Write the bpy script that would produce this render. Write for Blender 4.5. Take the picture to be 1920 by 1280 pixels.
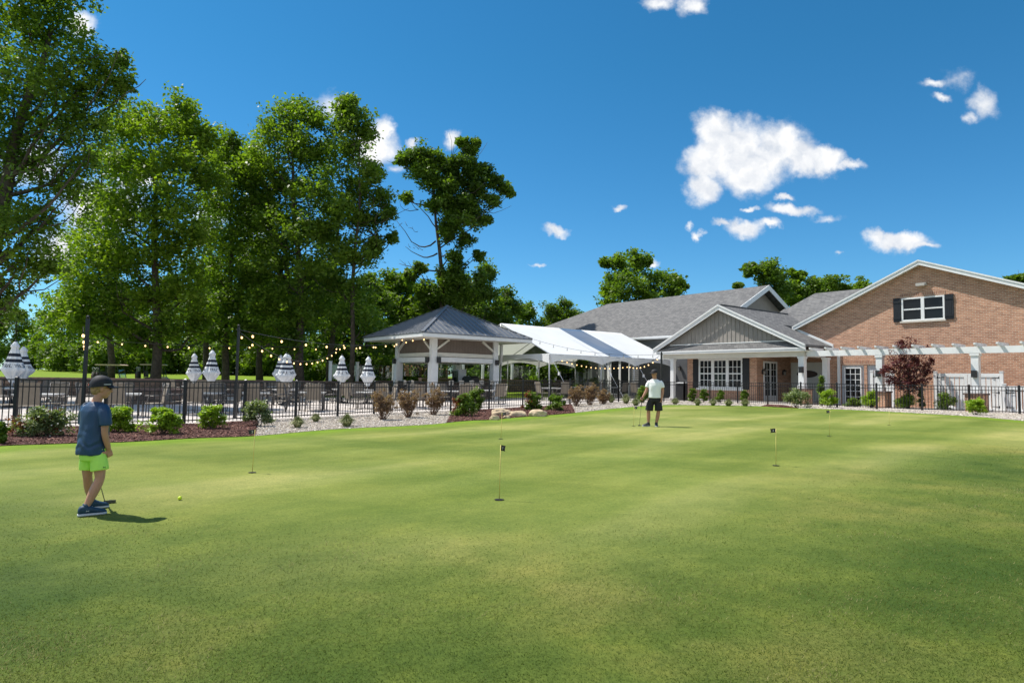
import bpy, bmesh, math, random
import numpy as np
from mathutils import Vector, Matrix, noise
from mathutils.geometry import tessellate_polygon

# ------------------------------------------------------------------ camera, sky, sun
for o in list(bpy.data.objects): bpy.data.objects.remove(o)
sc = bpy.context.scene
COL = sc.collection
CAMZ, F, ROLL = 1.3, 1200.0, math.radians(1.0)
TILT = math.atan(72 / F)
cam_d = bpy.data.cameras.new("camera")
cam_d.sensor_width = 36.0; cam_d.lens = 36.0 * F / 1920; cam_d.clip_start = 0.05; cam_d.clip_end = 6000
cam = bpy.data.objects.new("camera", cam_d); COL.objects.link(cam)
CM = Matrix.Rotation(math.pi / 2 + TILT, 4, 'X') @ Matrix.Rotation(ROLL, 4, 'Z')
CM.translation = Vector((0, 0, CAMZ)); cam.matrix_world = CM
sc.camera = cam
sc.render.resolution_x, sc.render.resolution_y = 1024, 682
sc.view_settings.view_transform = 'Standard'; sc.view_settings.look = 'None'
sc.view_settings.exposure = 0.58; sc.view_settings.gamma = 1.0

SUN_EL = math.radians(58); SUN_H = Vector((-0.92, 0.39, 0)).normalized()
TO_SUN = Vector((SUN_H.x * math.cos(SUN_EL), SUN_H.y * math.cos(SUN_EL), math.sin(SUN_EL)))
sun_d = bpy.data.lights.new("sun", 'SUN'); sun_d.energy = 4.4; sun_d.angle = math.radians(0.5); sun_d.color = (1.0, 0.95, 0.86)
sun = bpy.data.objects.new("sun", sun_d); COL.objects.link(sun)
sun.rotation_euler = (-TO_SUN).to_track_quat('-Z', 'Y').to_euler()

def ray(px, py):
    v = Vector(((px - 960) / F, -(py - 640) / F, -1.0))
    return (CM.to_3x3() @ v)
def at(px, py, Y):
    d = ray(px, py); t = Y / d.y
    return Vector((d.x * t, Y, CAMZ + d.z * t))

U = Vector((.602, -.799, 0)).normalized(); Rv = Vector((.799, .602, 0)).normalized()
GA = math.atan2(U.y, U.x)
def G(a, b, z=0): return U * a + Rv * b + Vector((0, 0, z))
def W(px, py, b):
    d = ray(px, py); t = b / d.dot(Rv); p = d * t
    return p.dot(U), CAMZ + p.z
def WA(px, py, a):
    d = ray(px, py); t = a / d.dot(U); p = d * t
    return p.dot(Rv), CAMZ + p.z

def sstep(t): t = max(0.0, min(1.0, t)); return t * t * (3 - 2 * t)
def gz(x, y):
    z = -.08 + .28 * sstep((x + 6) / 22)
    z += .13 * math.exp(-((x - 3) / 5) ** 2) * sstep((y - 18) / 9)
    z += 1.7 * sstep((y - 40) / 55) * sstep((-x + 6) / 12 + .2)
    return z
def gnd(px, py):
    d = ray(px, py); d = d / d.y
    lo, hi = 1.0, 1.0
    while hi < 200 and CAMZ + d.z * hi > gz(d.x * hi, hi): lo = hi; hi += .5
    for _ in range(20):
        m = (lo + hi) / 2
        if CAMZ + d.z * m > gz(d.x * m, m): lo = m
        else: hi = m
    return Vector((d.x * hi, hi, gz(d.x * hi, hi)))
def gat(px, Y):          # ground point at pixel column px and depth Y
    z = 0
    for _ in range(6):
        d = ray(px, 712 + (CAMZ - z) / Y * F)
        x = d.x / d.y * Y; z = gz(x, Y)
    return Vector((x, Y, z))

# ---- world: Nishita sky with procedural cumulus laid out in sky directions
wd = bpy.data.worlds.new("World"); sc.world = wd; wd.use_nodes = True
nt = wd.node_tree; nt.nodes.clear()
def wn(t, **k):
    n = nt.nodes.new(t)
    for a, b in k.items(): setattr(n, a, b)
    return n
def wmath(op, a, b=None, clamp=False):
    n = wn('ShaderNodeMath', operation=op, use_clamp=clamp)
    for i, v in enumerate((a, b)):
        if v is None: continue
        if isinstance(v, (int, float)): n.inputs[i].default_value = v
        else: nt.links.new(v, n.inputs[i])
    return n.outputs[0]
sky = wn('ShaderNodeTexSky', sky_type='NISHITA', sun_disc=False, sun_elevation=SUN_EL, sun_rotation=math.radians(-67),
         air_density=1.0, dust_density=0.1, ozone_density=2.5, altitude=200)
hs = wn('ShaderNodeHueSaturation'); hs.inputs['Saturation'].default_value = 1.22; hs.inputs['Value'].default_value = .51; hs.inputs['Hue'].default_value = .493
nt.links.new(sky.outputs[0], hs.inputs['Color'])
tcg = wn('ShaderNodeTexCoord'); sg = wn('ShaderNodeSeparateXYZ'); nt.links.new(tcg.outputs['Generated'], sg.inputs[0])
mt = wn('ShaderNodeMapRange'); mt.inputs['From Min'].default_value = 0.0; mt.inputs['From Max'].default_value = .45; nt.links.new(sg.outputs[2], mt.inputs['Value'])
tint = wn('ShaderNodeMix', data_type='RGBA'); nt.links.new(mt.outputs[0], tint.inputs[0]); tint.inputs[6].default_value = (.66, .98, 1.24, 1); tint.inputs[7].default_value = (.48, 1.02, 1.13, 1)
tm = wn('ShaderNodeMix', data_type='RGBA', blend_type='MULTIPLY'); tm.inputs[0].default_value = 1; nt.links.new(hs.outputs[0], tm.inputs[6]); nt.links.new(tint.outputs[2], tm.inputs[7])
tc = wn('ShaderNodeTexCoord'); sep = wn('ShaderNodeSeparateXYZ'); nt.links.new(tc.outputs['Generated'], sep.inputs[0])
ysafe = wmath('MAXIMUM', sep.outputs[1], 0.02)
uu = wmath('DIVIDE', sep.outputs[0], ysafe); vv = wmath('DIVIDE', sep.outputs[2], ysafe)
cmb = wn('ShaderNodeCombineXYZ'); nt.links.new(uu, cmb.inputs[0]); nt.links.new(vv, cmb.inputs[1])
n1 = wn('ShaderNodeTexNoise'); n1.inputs['Scale'].default_value = 16; n1.inputs['Detail'].default_value = 7; n1.inputs['Roughness'].default_value = .62
nt.links.new(cmb.outputs[0], n1.inputs['Vector'])
wv = wn('ShaderNodeVectorMath', operation='SUBTRACT'); nt.links.new(n1.outputs['Color'], wv.inputs[0]); wv.inputs[1].default_value = (.5, .5, .5)
ws = wn('ShaderNodeVectorMath', operation='SCALE'); nt.links.new(wv.outputs[0], ws.inputs[0]); ws.inputs['Scale'].default_value = .06
wa = wn('ShaderNodeVectorMath', operation='ADD'); nt.links.new(cmb.outputs[0], wa.inputs[0]); nt.links.new(ws.outputs[0], wa.inputs[1])
CL = [(1350,292,58,66,1),(1420,300,84,52,1),(1490,290,60,36,1),(1345,248,56,48,1),(1328,310,50,50,1),(1318,352,40,36,1),(1385,275,66,62,1),(1405,330,60,42,1),(1462,268,66,48,1),(1500,298,60,36,1),(1545,300,46,28,1),(1590,312,46,13,.75),
 (1393,430,44,22,.9),(1355,420,24,10,.7),(1440,425,24,13,.85),(1485,392,54,15,.85),(1550,408,36,10,.4),(1473,368,22,9,.75),(1407,392,16,7,.7),(1310,441,14,9,.7),(1293,426,9,9,.5),
 (1690,455,66,22,.95),(1650,450,30,18,.8),(1730,462,40,10,.8),(1750,152,30,12,.55),(1792,150,40,22,.28),(1766,184,24,12,.6),(1842,192,32,32,.6),(1825,222,20,16,.5),
 (1232,4,44,20,.7),(1300,8,34,24,.7),(1040,433,34,13,.8),(1165,387,16,9,.75),(1008,491,12,4,.5),(1580,479,12,5,.5),(1226,492,16,10,.7),(1140,552,16,8,.6),(985,578,26,8,.5),
 (700,280,52,46,1),(722,250,24,30,.9),(845,262,18,22,.8),(775,276,14,11,.7),(745,320,24,12,.4),(150,50,34,34,.9),(480,410,42,46,.9),(60,310,70,50,.8),(185,390,90,70,1),(110,470,60,50,.8),(250,330,60,40,.8),(395,400,50,30,.6),(625,200,46,30,.5)]
acc = None
for (px, py, rx, ry, st) in CL:
    d = ray(px, py); cx, cy = d.x / d.y, d.z / d.y
    s = wn('ShaderNodeVectorMath', operation='SUBTRACT'); nt.links.new(wa.outputs[0], s.inputs[0]); s.inputs[1].default_value = (cx, cy, 0)
    m = wn('ShaderNodeVectorMath', operation='MULTIPLY'); nt.links.new(s.outputs[0], m.inputs[0]); m.inputs[1].default_value = (F / rx, F / ry, 0)
    l = wn('ShaderNodeVectorMath', operation='LENGTH'); nt.links.new(m.outputs[0], l.inputs[0])
    g = wmath('MULTIPLY', wmath('SUBTRACT', 1.0, l.outputs['Value']), st)
    g = wmath('ADD', g, (st - 1) * .12)
    acc = g if acc is None else wmath('MAXIMUM', acc, g)
n2 = wn('ShaderNodeTexNoise'); n2.inputs['Scale'].default_value = 45; n2.inputs['Detail'].default_value = 9; n2.inputs['Roughness'].default_value = .6
nt.links.new(cmb.outputs[0], n2.inputs['Vector'])
fld = wmath('ADD', acc, wmath('MULTIPLY', wmath('SUBTRACT', n2.outputs['Fac'], .5), .55))
front = wmath('GREATER_THAN', sep.outputs[1], 0.03)
mr = wn('ShaderNodeMapRange', interpolation_type='SMOOTHSTEP'); mr.inputs['From Min'].default_value = -.12; mr.inputs['From Max'].default_value = .58
nt.links.new(fld, mr.inputs['Value'])
# unseen bright clouds added behind the camera to fill shade on camera-facing walls
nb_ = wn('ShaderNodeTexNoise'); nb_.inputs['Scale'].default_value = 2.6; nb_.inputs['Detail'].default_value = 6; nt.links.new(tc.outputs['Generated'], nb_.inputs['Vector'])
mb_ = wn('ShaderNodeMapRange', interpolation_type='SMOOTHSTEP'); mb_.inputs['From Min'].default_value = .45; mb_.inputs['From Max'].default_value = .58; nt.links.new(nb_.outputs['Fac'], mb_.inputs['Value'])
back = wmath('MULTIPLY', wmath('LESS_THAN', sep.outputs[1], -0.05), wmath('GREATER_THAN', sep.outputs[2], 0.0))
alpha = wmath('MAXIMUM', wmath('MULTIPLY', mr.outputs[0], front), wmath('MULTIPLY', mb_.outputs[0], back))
n3 = wn('ShaderNodeTexNoise'); n3.inputs['Scale'].default_value = 26; n3.inputs['Detail'].default_value = 5
nt.links.new(wa.outputs[0], n3.inputs['Vector'])
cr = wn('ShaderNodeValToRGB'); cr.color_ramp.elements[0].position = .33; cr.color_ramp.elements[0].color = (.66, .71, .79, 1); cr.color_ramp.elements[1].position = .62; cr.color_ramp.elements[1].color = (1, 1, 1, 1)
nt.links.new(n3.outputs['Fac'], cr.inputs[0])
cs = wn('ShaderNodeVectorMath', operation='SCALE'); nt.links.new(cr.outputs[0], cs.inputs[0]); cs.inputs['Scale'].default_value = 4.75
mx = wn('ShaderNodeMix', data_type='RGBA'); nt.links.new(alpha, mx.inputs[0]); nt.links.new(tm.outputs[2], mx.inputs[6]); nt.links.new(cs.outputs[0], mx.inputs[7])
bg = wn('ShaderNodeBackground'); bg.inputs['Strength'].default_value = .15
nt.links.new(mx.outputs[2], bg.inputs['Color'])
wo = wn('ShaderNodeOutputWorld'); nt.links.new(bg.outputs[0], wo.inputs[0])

# ------------------------------------------------------------------ materials
MATS = {}
def mat(name, col, rough=.7, var=0.0, scale=6.0, bump=0.0, bscale=40.0, metal=0.0, spec=.4, emis=None, es=0, col2=None, trans=None):
    if name in MATS: return MATS[name]
    m = bpy.data.materials.new(name); m.use_nodes = True; n = m.node_tree; p = n.nodes['Principled BSDF']
    p.inputs['Base Color'].default_value = (*col, 1); p.inputs['Roughness'].default_value = rough
    p.inputs['Metallic'].default_value = metal; p.inputs['Specular IOR Level'].default_value = spec
    t = n.nodes.new('ShaderNodeTexCoord')
    if var > 0 or col2:
        ns = n.nodes.new('ShaderNodeTexNoise'); ns.inputs['Scale'].default_value = scale; ns.inputs['Detail'].default_value = 6
        n.links.new(t.outputs['Object'], ns.inputs['Vector'])
        r = n.nodes.new('ShaderNodeValToRGB'); r.color_ramp.elements[0].position = .3; r.color_ramp.elements[1].position = .7
        c2 = col2 or tuple(min(1, c * (1 + var)) for c in col)
        c1 = col if col2 else tuple(c * (1 - var) for c in col)
        r.color_ramp.elements[0].color = (*c1, 1); r.color_ramp.elements[1].color = (*c2, 1)
        n.links.new(ns.outputs['Fac'], r.inputs[0]); n.links.new(r.outputs[0], p.inputs['Base Color'])
    if bump > 0:
        nb = n.nodes.new('ShaderNodeTexNoise'); nb.inputs['Scale'].default_value = bscale; nb.inputs['Detail'].default_value = 4
        n.links.new(t.outputs['Object'], nb.inputs['Vector'])
        b = n.nodes.new('ShaderNodeBump'); b.inputs['Strength'].default_value = bump; b.inputs['Distance'].default_value = .02
        n.links.new(nb.outputs['Fac'], b.inputs['Height']); n.links.new(b.outputs[0], p.inputs['Normal'])
    if emis: p.inputs['Emission Color'].default_value = (*emis, 1); p.inputs['Emission Strength'].default_value = es
    MATS[name] = m; return m

def leafmat(name, c1, c2, tr=.4, sc_=.35):
    if name in MATS: return MATS[name]
    m = bpy.data.materials.new(name); m.use_nodes = True; n = m.node_tree; L = n.links
    p = n.nodes['Principled BSDF']; out = n.nodes['Material Output']
    at_ = n.nodes.new('ShaderNodeAttribute'); at_.attribute_name = 'rnd'
    t = n.nodes.new('ShaderNodeTexCoord'); ns = n.nodes.new('ShaderNodeTexNoise'); ns.inputs['Scale'].default_value = sc_; ns.inputs['Detail'].default_value = 3
    L.new(t.outputs['Object'], ns.inputs['Vector'])
    ad = n.nodes.new('ShaderNodeMath'); ad.operation = 'MULTIPLY_ADD'; L.new(ns.outputs['Fac'], ad.inputs[0]); ad.inputs[1].default_value = 1.5; ad.inputs[2].default_value = -.5
    a2 = n.nodes.new('ShaderNodeMath'); a2.operation = 'MULTIPLY_ADD'; L.new(at_.outputs['Fac'], a2.inputs[0]); a2.inputs[1].default_value = .55; L.new(ad.outputs[0], a2.inputs[2])
    a2.use_clamp = True
    mx = n.nodes.new('ShaderNodeMix'); mx.data_type = 'RGBA'; L.new(a2.outputs[0], mx.inputs[0]); mx.inputs[6].default_value = (*c1, 1); mx.inputs[7].default_value = (*c2, 1)
    L.new(mx.outputs[2], p.inputs['Base Color']); p.inputs['Roughness'].default_value = .5; p.inputs['Specular IOR Level'].default_value = .35
    tl = n.nodes.new('ShaderNodeBsdfTranslucent')
    hm = n.nodes.new('ShaderNodeMix'); hm.data_type = 'RGBA'; hm.blend_type = 'MULTIPLY'; hm.inputs[0].default_value = 1
    L.new(mx.outputs[2], hm.inputs[6]); hm.inputs[7].default_value = (1.25, 1.35, .40, 1); L.new(hm.outputs[2], tl.inputs['Color'])
    ms = n.nodes.new('ShaderNodeMixShader'); ms.inputs[0].default_value = tr
    L.new(p.outputs[0], ms.inputs[1]); L.new(tl.outputs[0], ms.inputs[2]); L.new(ms.outputs[0], out.inputs['Surface'])
    MATS[name] = m; return m

def brickmat(name, c1, c2, mortar, bw, rh, ms, seams=True, rough=.85, mott=None, bumpd=.01):
    if name in MATS: return MATS[name]
    m = bpy.data.materials.new(name); m.use_nodes = True; n = m.node_tree; L = n.links; p = n.nodes['Principled BSDF']
    t = n.nodes.new('ShaderNodeTexCoord'); s = n.nodes.new('ShaderNodeSeparateXYZ'); L.new(t.outputs['Object'], s.inputs[0])
    a = n.nodes.new('ShaderNodeMath'); a.operation = 'ADD'; L.new(s.outputs[0], a.inputs[0]); L.new(s.outputs[1], a.inputs[1])
    c = n.nodes.new('ShaderNodeCombineXYZ'); L.new(a.outputs[0], c.inputs[0]); L.new(s.outputs[2], c.inputs[1])
    b = n.nodes.new('ShaderNodeTexBrick'); b.inputs['Scale'].default_value = 1; b.inputs['Brick Width'].default_value = bw; b.inputs['Row Height'].default_value = rh
    b.inputs['Mortar Size'].default_value = ms; b.inputs['Mortar Smooth'].default_value = .2; b.inputs['Bias'].default_value = 0
    b.inputs['Color1'].default_value = (*c1, 1); b.inputs['Color2'].default_value = (*c2, 1); b.inputs['Mortar'].default_value = (*mortar, 1)
    L.new(c.outputs[0], b.inputs['Vector'])
    ns = n.nodes.new('ShaderNodeTexNoise'); ns.inputs['Scale'].default_value = 2.3; ns.inputs['Detail'].default_value = 8; ns.inputs['Roughness'].default_value = .75
    mp = n.nodes.new('ShaderNodeMapping'); mp.inputs['Scale'].default_value = (1, 1, 3.2); L.new(t.outputs['Object'], mp.inputs[0]); L.new(mp.outputs[0], ns.inputs['Vector'])
    r = n.nodes.new('ShaderNodeValToRGB'); e = r.color_ramp.elements
    e[0].position = .32; e[0].color = (.68, .64, .62, 1) if not mott else (*mott[0], 1); e[1].position = .68; e[1].color = (1.22, 1.2, 1.18, 1) if not mott else (*mott[1], 1)
    L.new(ns.outputs['Fac'], r.inputs[0])
    mx = n.nodes.new('ShaderNodeMix'); mx.data_type = 'RGBA'; mx.blend_type = 'MULTIPLY'; mx.inputs[0].default_value = .8
    L.new(b.outputs['Color'], mx.inputs[6]); L.new(r.outputs[0], mx.inputs[7]); L.new(mx.outputs[2], p.inputs['Base Color'])
    bp = n.nodes.new('ShaderNodeBump'); bp.inputs['Strength'].default_value = .6; bp.inputs['Distance'].default_value = bumpd; bp.invert = True
    L.new(b.outputs['Fac'], bp.inputs['Height']); L.new(bp.outputs[0], p.inputs['Normal'])
    p.inputs['Roughness'].default_value = rough; p.inputs['Specular IOR Level'].default_value = .25
    MATS[name] = m; return m

M_WHITE = mat('white_paint', (.74, .75, .76), .45, .05, 3, .1, 30)
M_CREAM = mat('cream_paint', (.66, .64, .58), .5, .05, 3)
M_BLACK = mat('black_metal', (.018, .018, .02), .38, spec=.5)
M_DARK = mat('dark_paint', (.025, .027, .032), .5, .15, 8)
M_GREY = mat('grey_siding', (.29, .265, .245), .6, .1, 2)
M_BROWN = mat('taupe_siding', (.16, .125, .105), .6, .1, 2)
M_SHUT = mat('shutter_paint', (.015, .017, .022), .45, .2, 10)
M_GLASS = mat('window_glass', (.010, .012, .014), .04, spec=.3)
M_BRICK = brickmat('tan_brick', (.54, .29, .19), (.36, .18, .118), (.54, .45, .36), .23, .085, .011)
M_STONE = brickmat('stone_block', (.20, .15, .12), (.11, .085, .075), (.05, .045, .04), .42, .2, .018, bumpd=.03)
M_CAP = mat('stone_cap', (.16, .11, .095), .8, .3, 5, .3, 30)
M_LCAP = mat('limestone_cap', (.55, .5, .44), .8, .15, 5)
M_ROOF = brickmat('asphalt_shingle', (.185, .182, .18), (.125, .124, .126), (.085, .085, .087), .32, .14, .010, mott=((.82, .82, .83), (1.16, 1.16, 1.17)), rough=.95)
M_TIN = mat('standing_seam_metal', (.15, .16, .18), .42, .08, 1.5, metal=.25, spec=.5)
M_TENT = mat('tent_vinyl', (.86, .87, .88), .45, .03, 1, .25, 2.2)
_n = M_TENT.node_tree; _t = _n.nodes.new('ShaderNodeBsdfTranslucent'); _t.inputs['Color'].default_value = (.85, .85, .82, 1); _m = _n.nodes.new('ShaderNodeMixShader'); _m.inputs[0].default_value = .22
_n.links.new(_n.nodes['Principled BSDF'].outputs[0], _m.inputs[1]); _n.links.new(_t.outputs[0], _m.inputs[2]); _n.links.new(_m.outputs[0], _n.nodes['Material Output'].inputs['Surface'])
M_CLEAR = mat('clear_vinyl', (.17, .19, .23), .12, .1, 1, spec=.6)
M_PATIO = brickmat('patio_paver', (.56, .52, .49), (.48, .45, .43), (.36, .33, .31), .6, .3, .008, rough=.9)
M_BARK = mat('bark', (.085, .067, .05), .95, .4, 5, .8, 14)
M_WARM = mat('lit_bulb', (1, .7, .35), .3, emis=(1.0, .60, .24), es=2.0)
M_DIM = mat('clear_bulb', (.45, .43, .38), .15, spec=.6)
M_TAN = mat('tan_sling', (.25, .21, .165), .75, .08, 10)
M_FRAME = mat('chair_frame', (.13, .12, .115), .4, metal=.3)
M_TOP = mat('table_top', (.62, .62, .62), .35, .06, 8)
M_CANVAS = mat('white_canvas', (.76, .77, .79), .8, .05, 6, .2, 20)
M_NAVY = mat('navy_print', (.015, .02, .035), .7)
M_PUR = leafmat('red_maple_leaf', (.05, .012, .018), (.19, .055, .07), .4, 1.5)

# ------------------------------------------------------------------ object helpers
def tag(o, label=None, cat=None, group=None, kind=None):
    if label: o['label'] = label
    if cat: o['category'] = cat
    if group: o['group'] = group
    if kind: o['kind'] = kind
    return o
def empty(name, loc, label, cat, group=None, rz=0):
    o = bpy.data.objects.new(name, None); o.empty_display_size = .2; COL.objects.link(o)
    o.location = loc; o.rotation_euler = (0, 0, rz); return tag(o, label, cat, group)
def link(name, me, m=None, parent=None, smooth=False):
    if m is not None:
        for k in (m if isinstance(m, (list, tuple)) else [m]): me.materials.append(k)
    if smooth: me.polygons.foreach_set('use_smooth', [True] * len(me.polygons))
    o = bpy.data.objects.new(name, me); COL.objects.link(o)
    if parent is not None: o.parent = parent
    return o
class MB:
    def __init__(s): s.v = []; s.f = []; s.mi = []
    def add(s, vs, fs, mi=0):
        n = len(s.v); s.v += [tuple(v) for v in vs]; s.f += [tuple(i + n for i in f) for f in fs]; s.mi += [mi] * len(fs)
        return s
    def box(s, x0, x1, y0, y1, z0, z1, mi=0):
        vs = [(x, y, z) for z in (z0, z1) for y in (y0, y1) for x in (x0, x1)]
        return s.add(vs, [(0, 2, 3, 1), (4, 5, 7, 6), (0, 1, 5, 4), (2, 6, 7, 3), (0, 4, 6, 2), (1, 3, 7, 5)], mi)
    def bar(s, p, q, w, h=None, up=(0, 0, 1), mi=0):     # rectangular bar
        p = Vector(p); q = Vector(q); d = (q - p).normalized(); up = Vector(up)
        if abs(d.dot(up)) > .98: up = Vector((0, 1, 0))
        sx = d.cross(up).normalized() * (w / 2); sy = sx.cross(d).normalized() * ((h or w) / 2)
        vs = [c + a * sx + b * sy for c in (p, q) for a, b in ((-1, -1), (1, -1), (1, 1), (-1, 1))]
        return s.add(vs, [(3, 2, 1, 0), (4, 5, 6, 7), (0, 1, 5, 4), (1, 2, 6, 5), (2, 3, 7, 6), (3, 0, 4, 7)], mi)
    def tube(s, pts, rad, n=8, mi=0, caps=True):
        pts = [Vector(p) for p in pts]; rs = rad if isinstance(rad, (list, tuple)) else [rad] * len(pts)
        vs = []; ref = Vector((0.01, 1, 0.02))
        for i, p in enumerate(pts):
            d = (pts[min(i + 1, len(pts) - 1)] - pts[max(i - 1, 0)]).normalized()
            if abs(d.dot(ref)) > .95: ref = Vector((1, 0.02, 0.01))
            x = d.cross(ref).normalized(); y = x.cross(d).normalized(); ref = y
            for k in range(n):
                a = 2 * math.pi * k / n; vs.append(p + (x * math.cos(a) + y * math.sin(a)) * rs[i])
        fs = [(i * n + k, i * n + (k + 1) % n, (i + 1) * n + (k + 1) % n, (i + 1) * n + k) for i in range(len(pts) - 1) for k in range(n)]
        if caps: fs += [tuple(range(n))[::-1], tuple((len(pts) - 1) * n + k for k in range(n))]
        return s.add(vs, fs, mi)
    def lathe(s, prof, c=(0, 0, 0), n=16, mi=0, ax=(1, 1)):
        vs = [(c[0] + r * ax[0] * math.cos(2 * math.pi * k / n), c[1] + r * ax[1] * math.sin(2 * math.pi * k / n), c[2] + z) for r, z in prof for k in range(n)]
        m = len(prof)
        fs = [(i * n + k, i * n + (k + 1) % n, (i + 1) * n + (k + 1) % n, (i + 1) * n + k) for i in range(m - 1) for k in range(n)]
        fs += [tuple(range(n))[::-1], tuple((m - 1) * n + k for k in range(n))]
        return s.add(vs, fs, mi)
    def ell(s, c, r, n=12, m=8, mi=0, rot=None):
        vs = []; c = Vector(c)
        for j in range(1, m):
            t = math.pi * j / m
            for k in range(n):
                a = 2 * math.pi * k / n
                v = Vector((r[0] * math.sin(t) * math.cos(a), r[1] * math.sin(t) * math.sin(a), r[2] * math.cos(t)))
                if rot: v = rot @ v
                vs.append(c + v)
        t0 = Vector((0, 0, r[2])); t1 = Vector((0, 0, -r[2]))
        if rot: t0 = rot @ t0; t1 = rot @ t1
        vs += [c + t0, c + t1]; T = len(vs) - 2
        fs = [(j * n + k, (j + 1) * n + k, (j + 1) * n + (k + 1) % n, j * n + (k + 1) % n) for j in range(m - 2) for k in range(n)]
        fs += [(T, k, (k + 1) % n) for k in range(n)] + [((m - 2) * n + (k + 1) % n, (m - 2) * n + k, T + 1) for k in range(n)]
        return s.add(vs, fs, mi)
    def slab(s, poly, off, mi=0):                       # prism: polygon + offset vector
        n = len(poly); off = Vector(off); P = [Vector(p) for p in poly]
        vs = P + [p + off for p in P]
        nrm = Vector((0, 0, 0))
        for i in range(n): nrm += P[i].cross(P[(i + 1) % n])
        fs = [tuple(range(n)), tuple(range(n, 2 * n))[::-1]] + [(i, i + n, (i + 1) % n + n, (i + 1) % n) for i in range(n)]
        if nrm.dot(off) > 0: fs = [f[::-1] for f in fs]
        return s.add(vs, fs, mi)
    def build(s, name, m, parent=None, smooth=False):
        me = bpy.data.meshes.new(name); me.from_pydata(s.v, [], s.f); 
        if isinstance(m, (list, tuple)): me.polygons.foreach_set('material_index', s.mi)
        me.update()
        return link(name, me, m, parent, smooth)
def npmesh(name, v, nper, m, parent=None, rnd=None, smooth=False):   # v (k*nper,3): polygons of nper verts each
    v = np.ascontiguousarray(v, dtype=np.float32); nv = len(v); nf = nv // nper
    me = bpy.data.meshes.new(name); me.vertices.add(nv); me.vertices.foreach_set('co', v.ravel())
    me.loops.add(nv); me.loops.foreach_set('vertex_index', np.arange(nv, dtype=np.int32))
    me.polygons.add(nf); me.polygons.foreach_set('loop_start', np.arange(0, nv, nper, dtype=np.int32))
    if rnd is not None:
        a = me.attributes.new('rnd', 'FLOAT', 'POINT'); a.data.foreach_set('value', np.repeat(rnd, nper).astype(np.float32))
    me.update(calc_edges=True); me.validate()
    return link(name, me, m, parent, smooth)
def copy_tree(o, parent=None, loc=None, rz=None, scale=None):
    c = o.copy(); COL.objects.link(c)
    if parent is not None: c.parent = parent
    if loc is not None: c.location = loc
    if rz is not None: c.rotation_euler = (0, 0, rz)
    if scale is not None: c.scale = scale if isinstance(scale, (tuple, list)) else (scale,) * 3
    for ch in [x for x in bpy.data.objects if x.parent == o]: copy_tree(ch, c)
    return c
def bake(o, parent_keep=True):
    dg = bpy.context.evaluated_depsgraph_get(); dg.update()
    me = bpy.data.meshes.new_from_object(o.evaluated_get(dg)); o.modifiers.clear(); old = o.data; o.data = me; me.name = old.name
    return o
def remesh(o, vox, it=4):
    m = o.modifiers.new('r', 'REMESH'); m.mode = 'VOXEL'; m.voxel_size = vox; m.use_smooth_shade = True
    s = o.modifiers.new('s', 'SMOOTH'); s.iterations = it; s.factor = .5
    mats = list(o.data.materials); bake(o)
    if not o.data.materials:
        for k in mats: o.data.materials.append(k)
    return o
def text_verts(s, size):
    c = bpy.data.curves.new('t', 'FONT'); c.body = s; c.size = size; c.align_x = 'CENTER'
    o = bpy.data.objects.new('t', c); COL.objects.link(o); dg = bpy.context.evaluated_depsgraph_get(); dg.update()
    me = bpy.data.meshes.new_from_object(o.evaluated_get(dg)); bpy.data.objects.remove(o); bpy.data.curves.remove(c)
    vs = [v.co.copy() for v in me.vertices]; fs = [tuple(p.vertices) for p in me.polygons]; bpy.data.meshes.remove(me)
    return vs, fs
# ------------------------------------------------------------------ ground
rng = np.random.default_rng(7); random.seed(11)
FPX = [(-170, 14.3), (0, 15.5), (330, 17.5), (544, 20.6), (750, 25.3), (895, 27.1), (1016, 29.3), (1160, 36), (1283, 39.6), (1441, 35.1), (1640, 30.8), (1795, 29.5), (1901, 27.7), (2020, 26.3)]
FP = [gat(*p) for p in FPX]
BPX = [(-60, 843), (0, 836), (140, 831), (250, 828), (350, 822), (480, 817), (619, 805), (700, 801), (800, 796), (870, 789), (918, 787), (985, 781), (1056, 776), (1120, 769), (1210, 761), (1262, 759), (1330, 760), (1408, 761), (1488, 765), (1560, 767), (1650, 771), (1760, 777), (1840, 782), (1920, 789)]
BE = [gnd(*p) for p in BPX]; BE = [BE[0] + (BE[0] - BE[1]) * 3] + BE + [BE[-1] + (BE[-1] - BE[-2]) * 3]
FRX = [(2000, 850), (1900, 868), (1800, 915), (1660, 985), (1400, 1040), (1100, 1075), (700, 1075), (400, 1050), (100, 1030), (-80, 1000)]
FR = [gnd(*p) for p in FRX]; FR.append(Vector((-16, 9, 0)))
poly = np.array([(p.x, p.y) for p in BE + FR])
def seg_dist(px, py, pts, closed=True):
    d = np.full(px.shape, 1e9); n = len(pts)
    for i in range(n if closed else n - 1):
        a = pts[i]; b = pts[(i + 1) % n]; ab = b - a; L = (ab ** 2).sum() + 1e-9
        t = np.clip(((px - a[0]) * ab[0] + (py - a[1]) * ab[1]) / L, 0, 1)
        d = np.minimum(d, np.hypot(px - a[0] - t * ab[0], py - a[1] - t * ab[1]))
    return d
def inside(px, py, pts):
    c = np.zeros(px.shape, bool); n = len(pts)
    for i in range(n):
        a = pts[i]; b = pts[(i + 1) % n]
        m = ((a[1] > py) != (b[1] > py)) & (px < (b[0] - a[0]) * (py - a[1]) / (b[1] - a[1] + 1e-12) + a[0])
        c ^= m
    return c
xs = np.concatenate([-np.geomspace(900, 24, 30), np.arange(-22, 26.01, .25), np.geomspace(28, 900, 30)])
ys = np.concatenate([[-60, -20, -6, -1], np.arange(.5, 42.01, .25), np.geomspace(43, 2500, 70)])
gx, gy = np.meshgrid(xs, ys)
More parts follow.
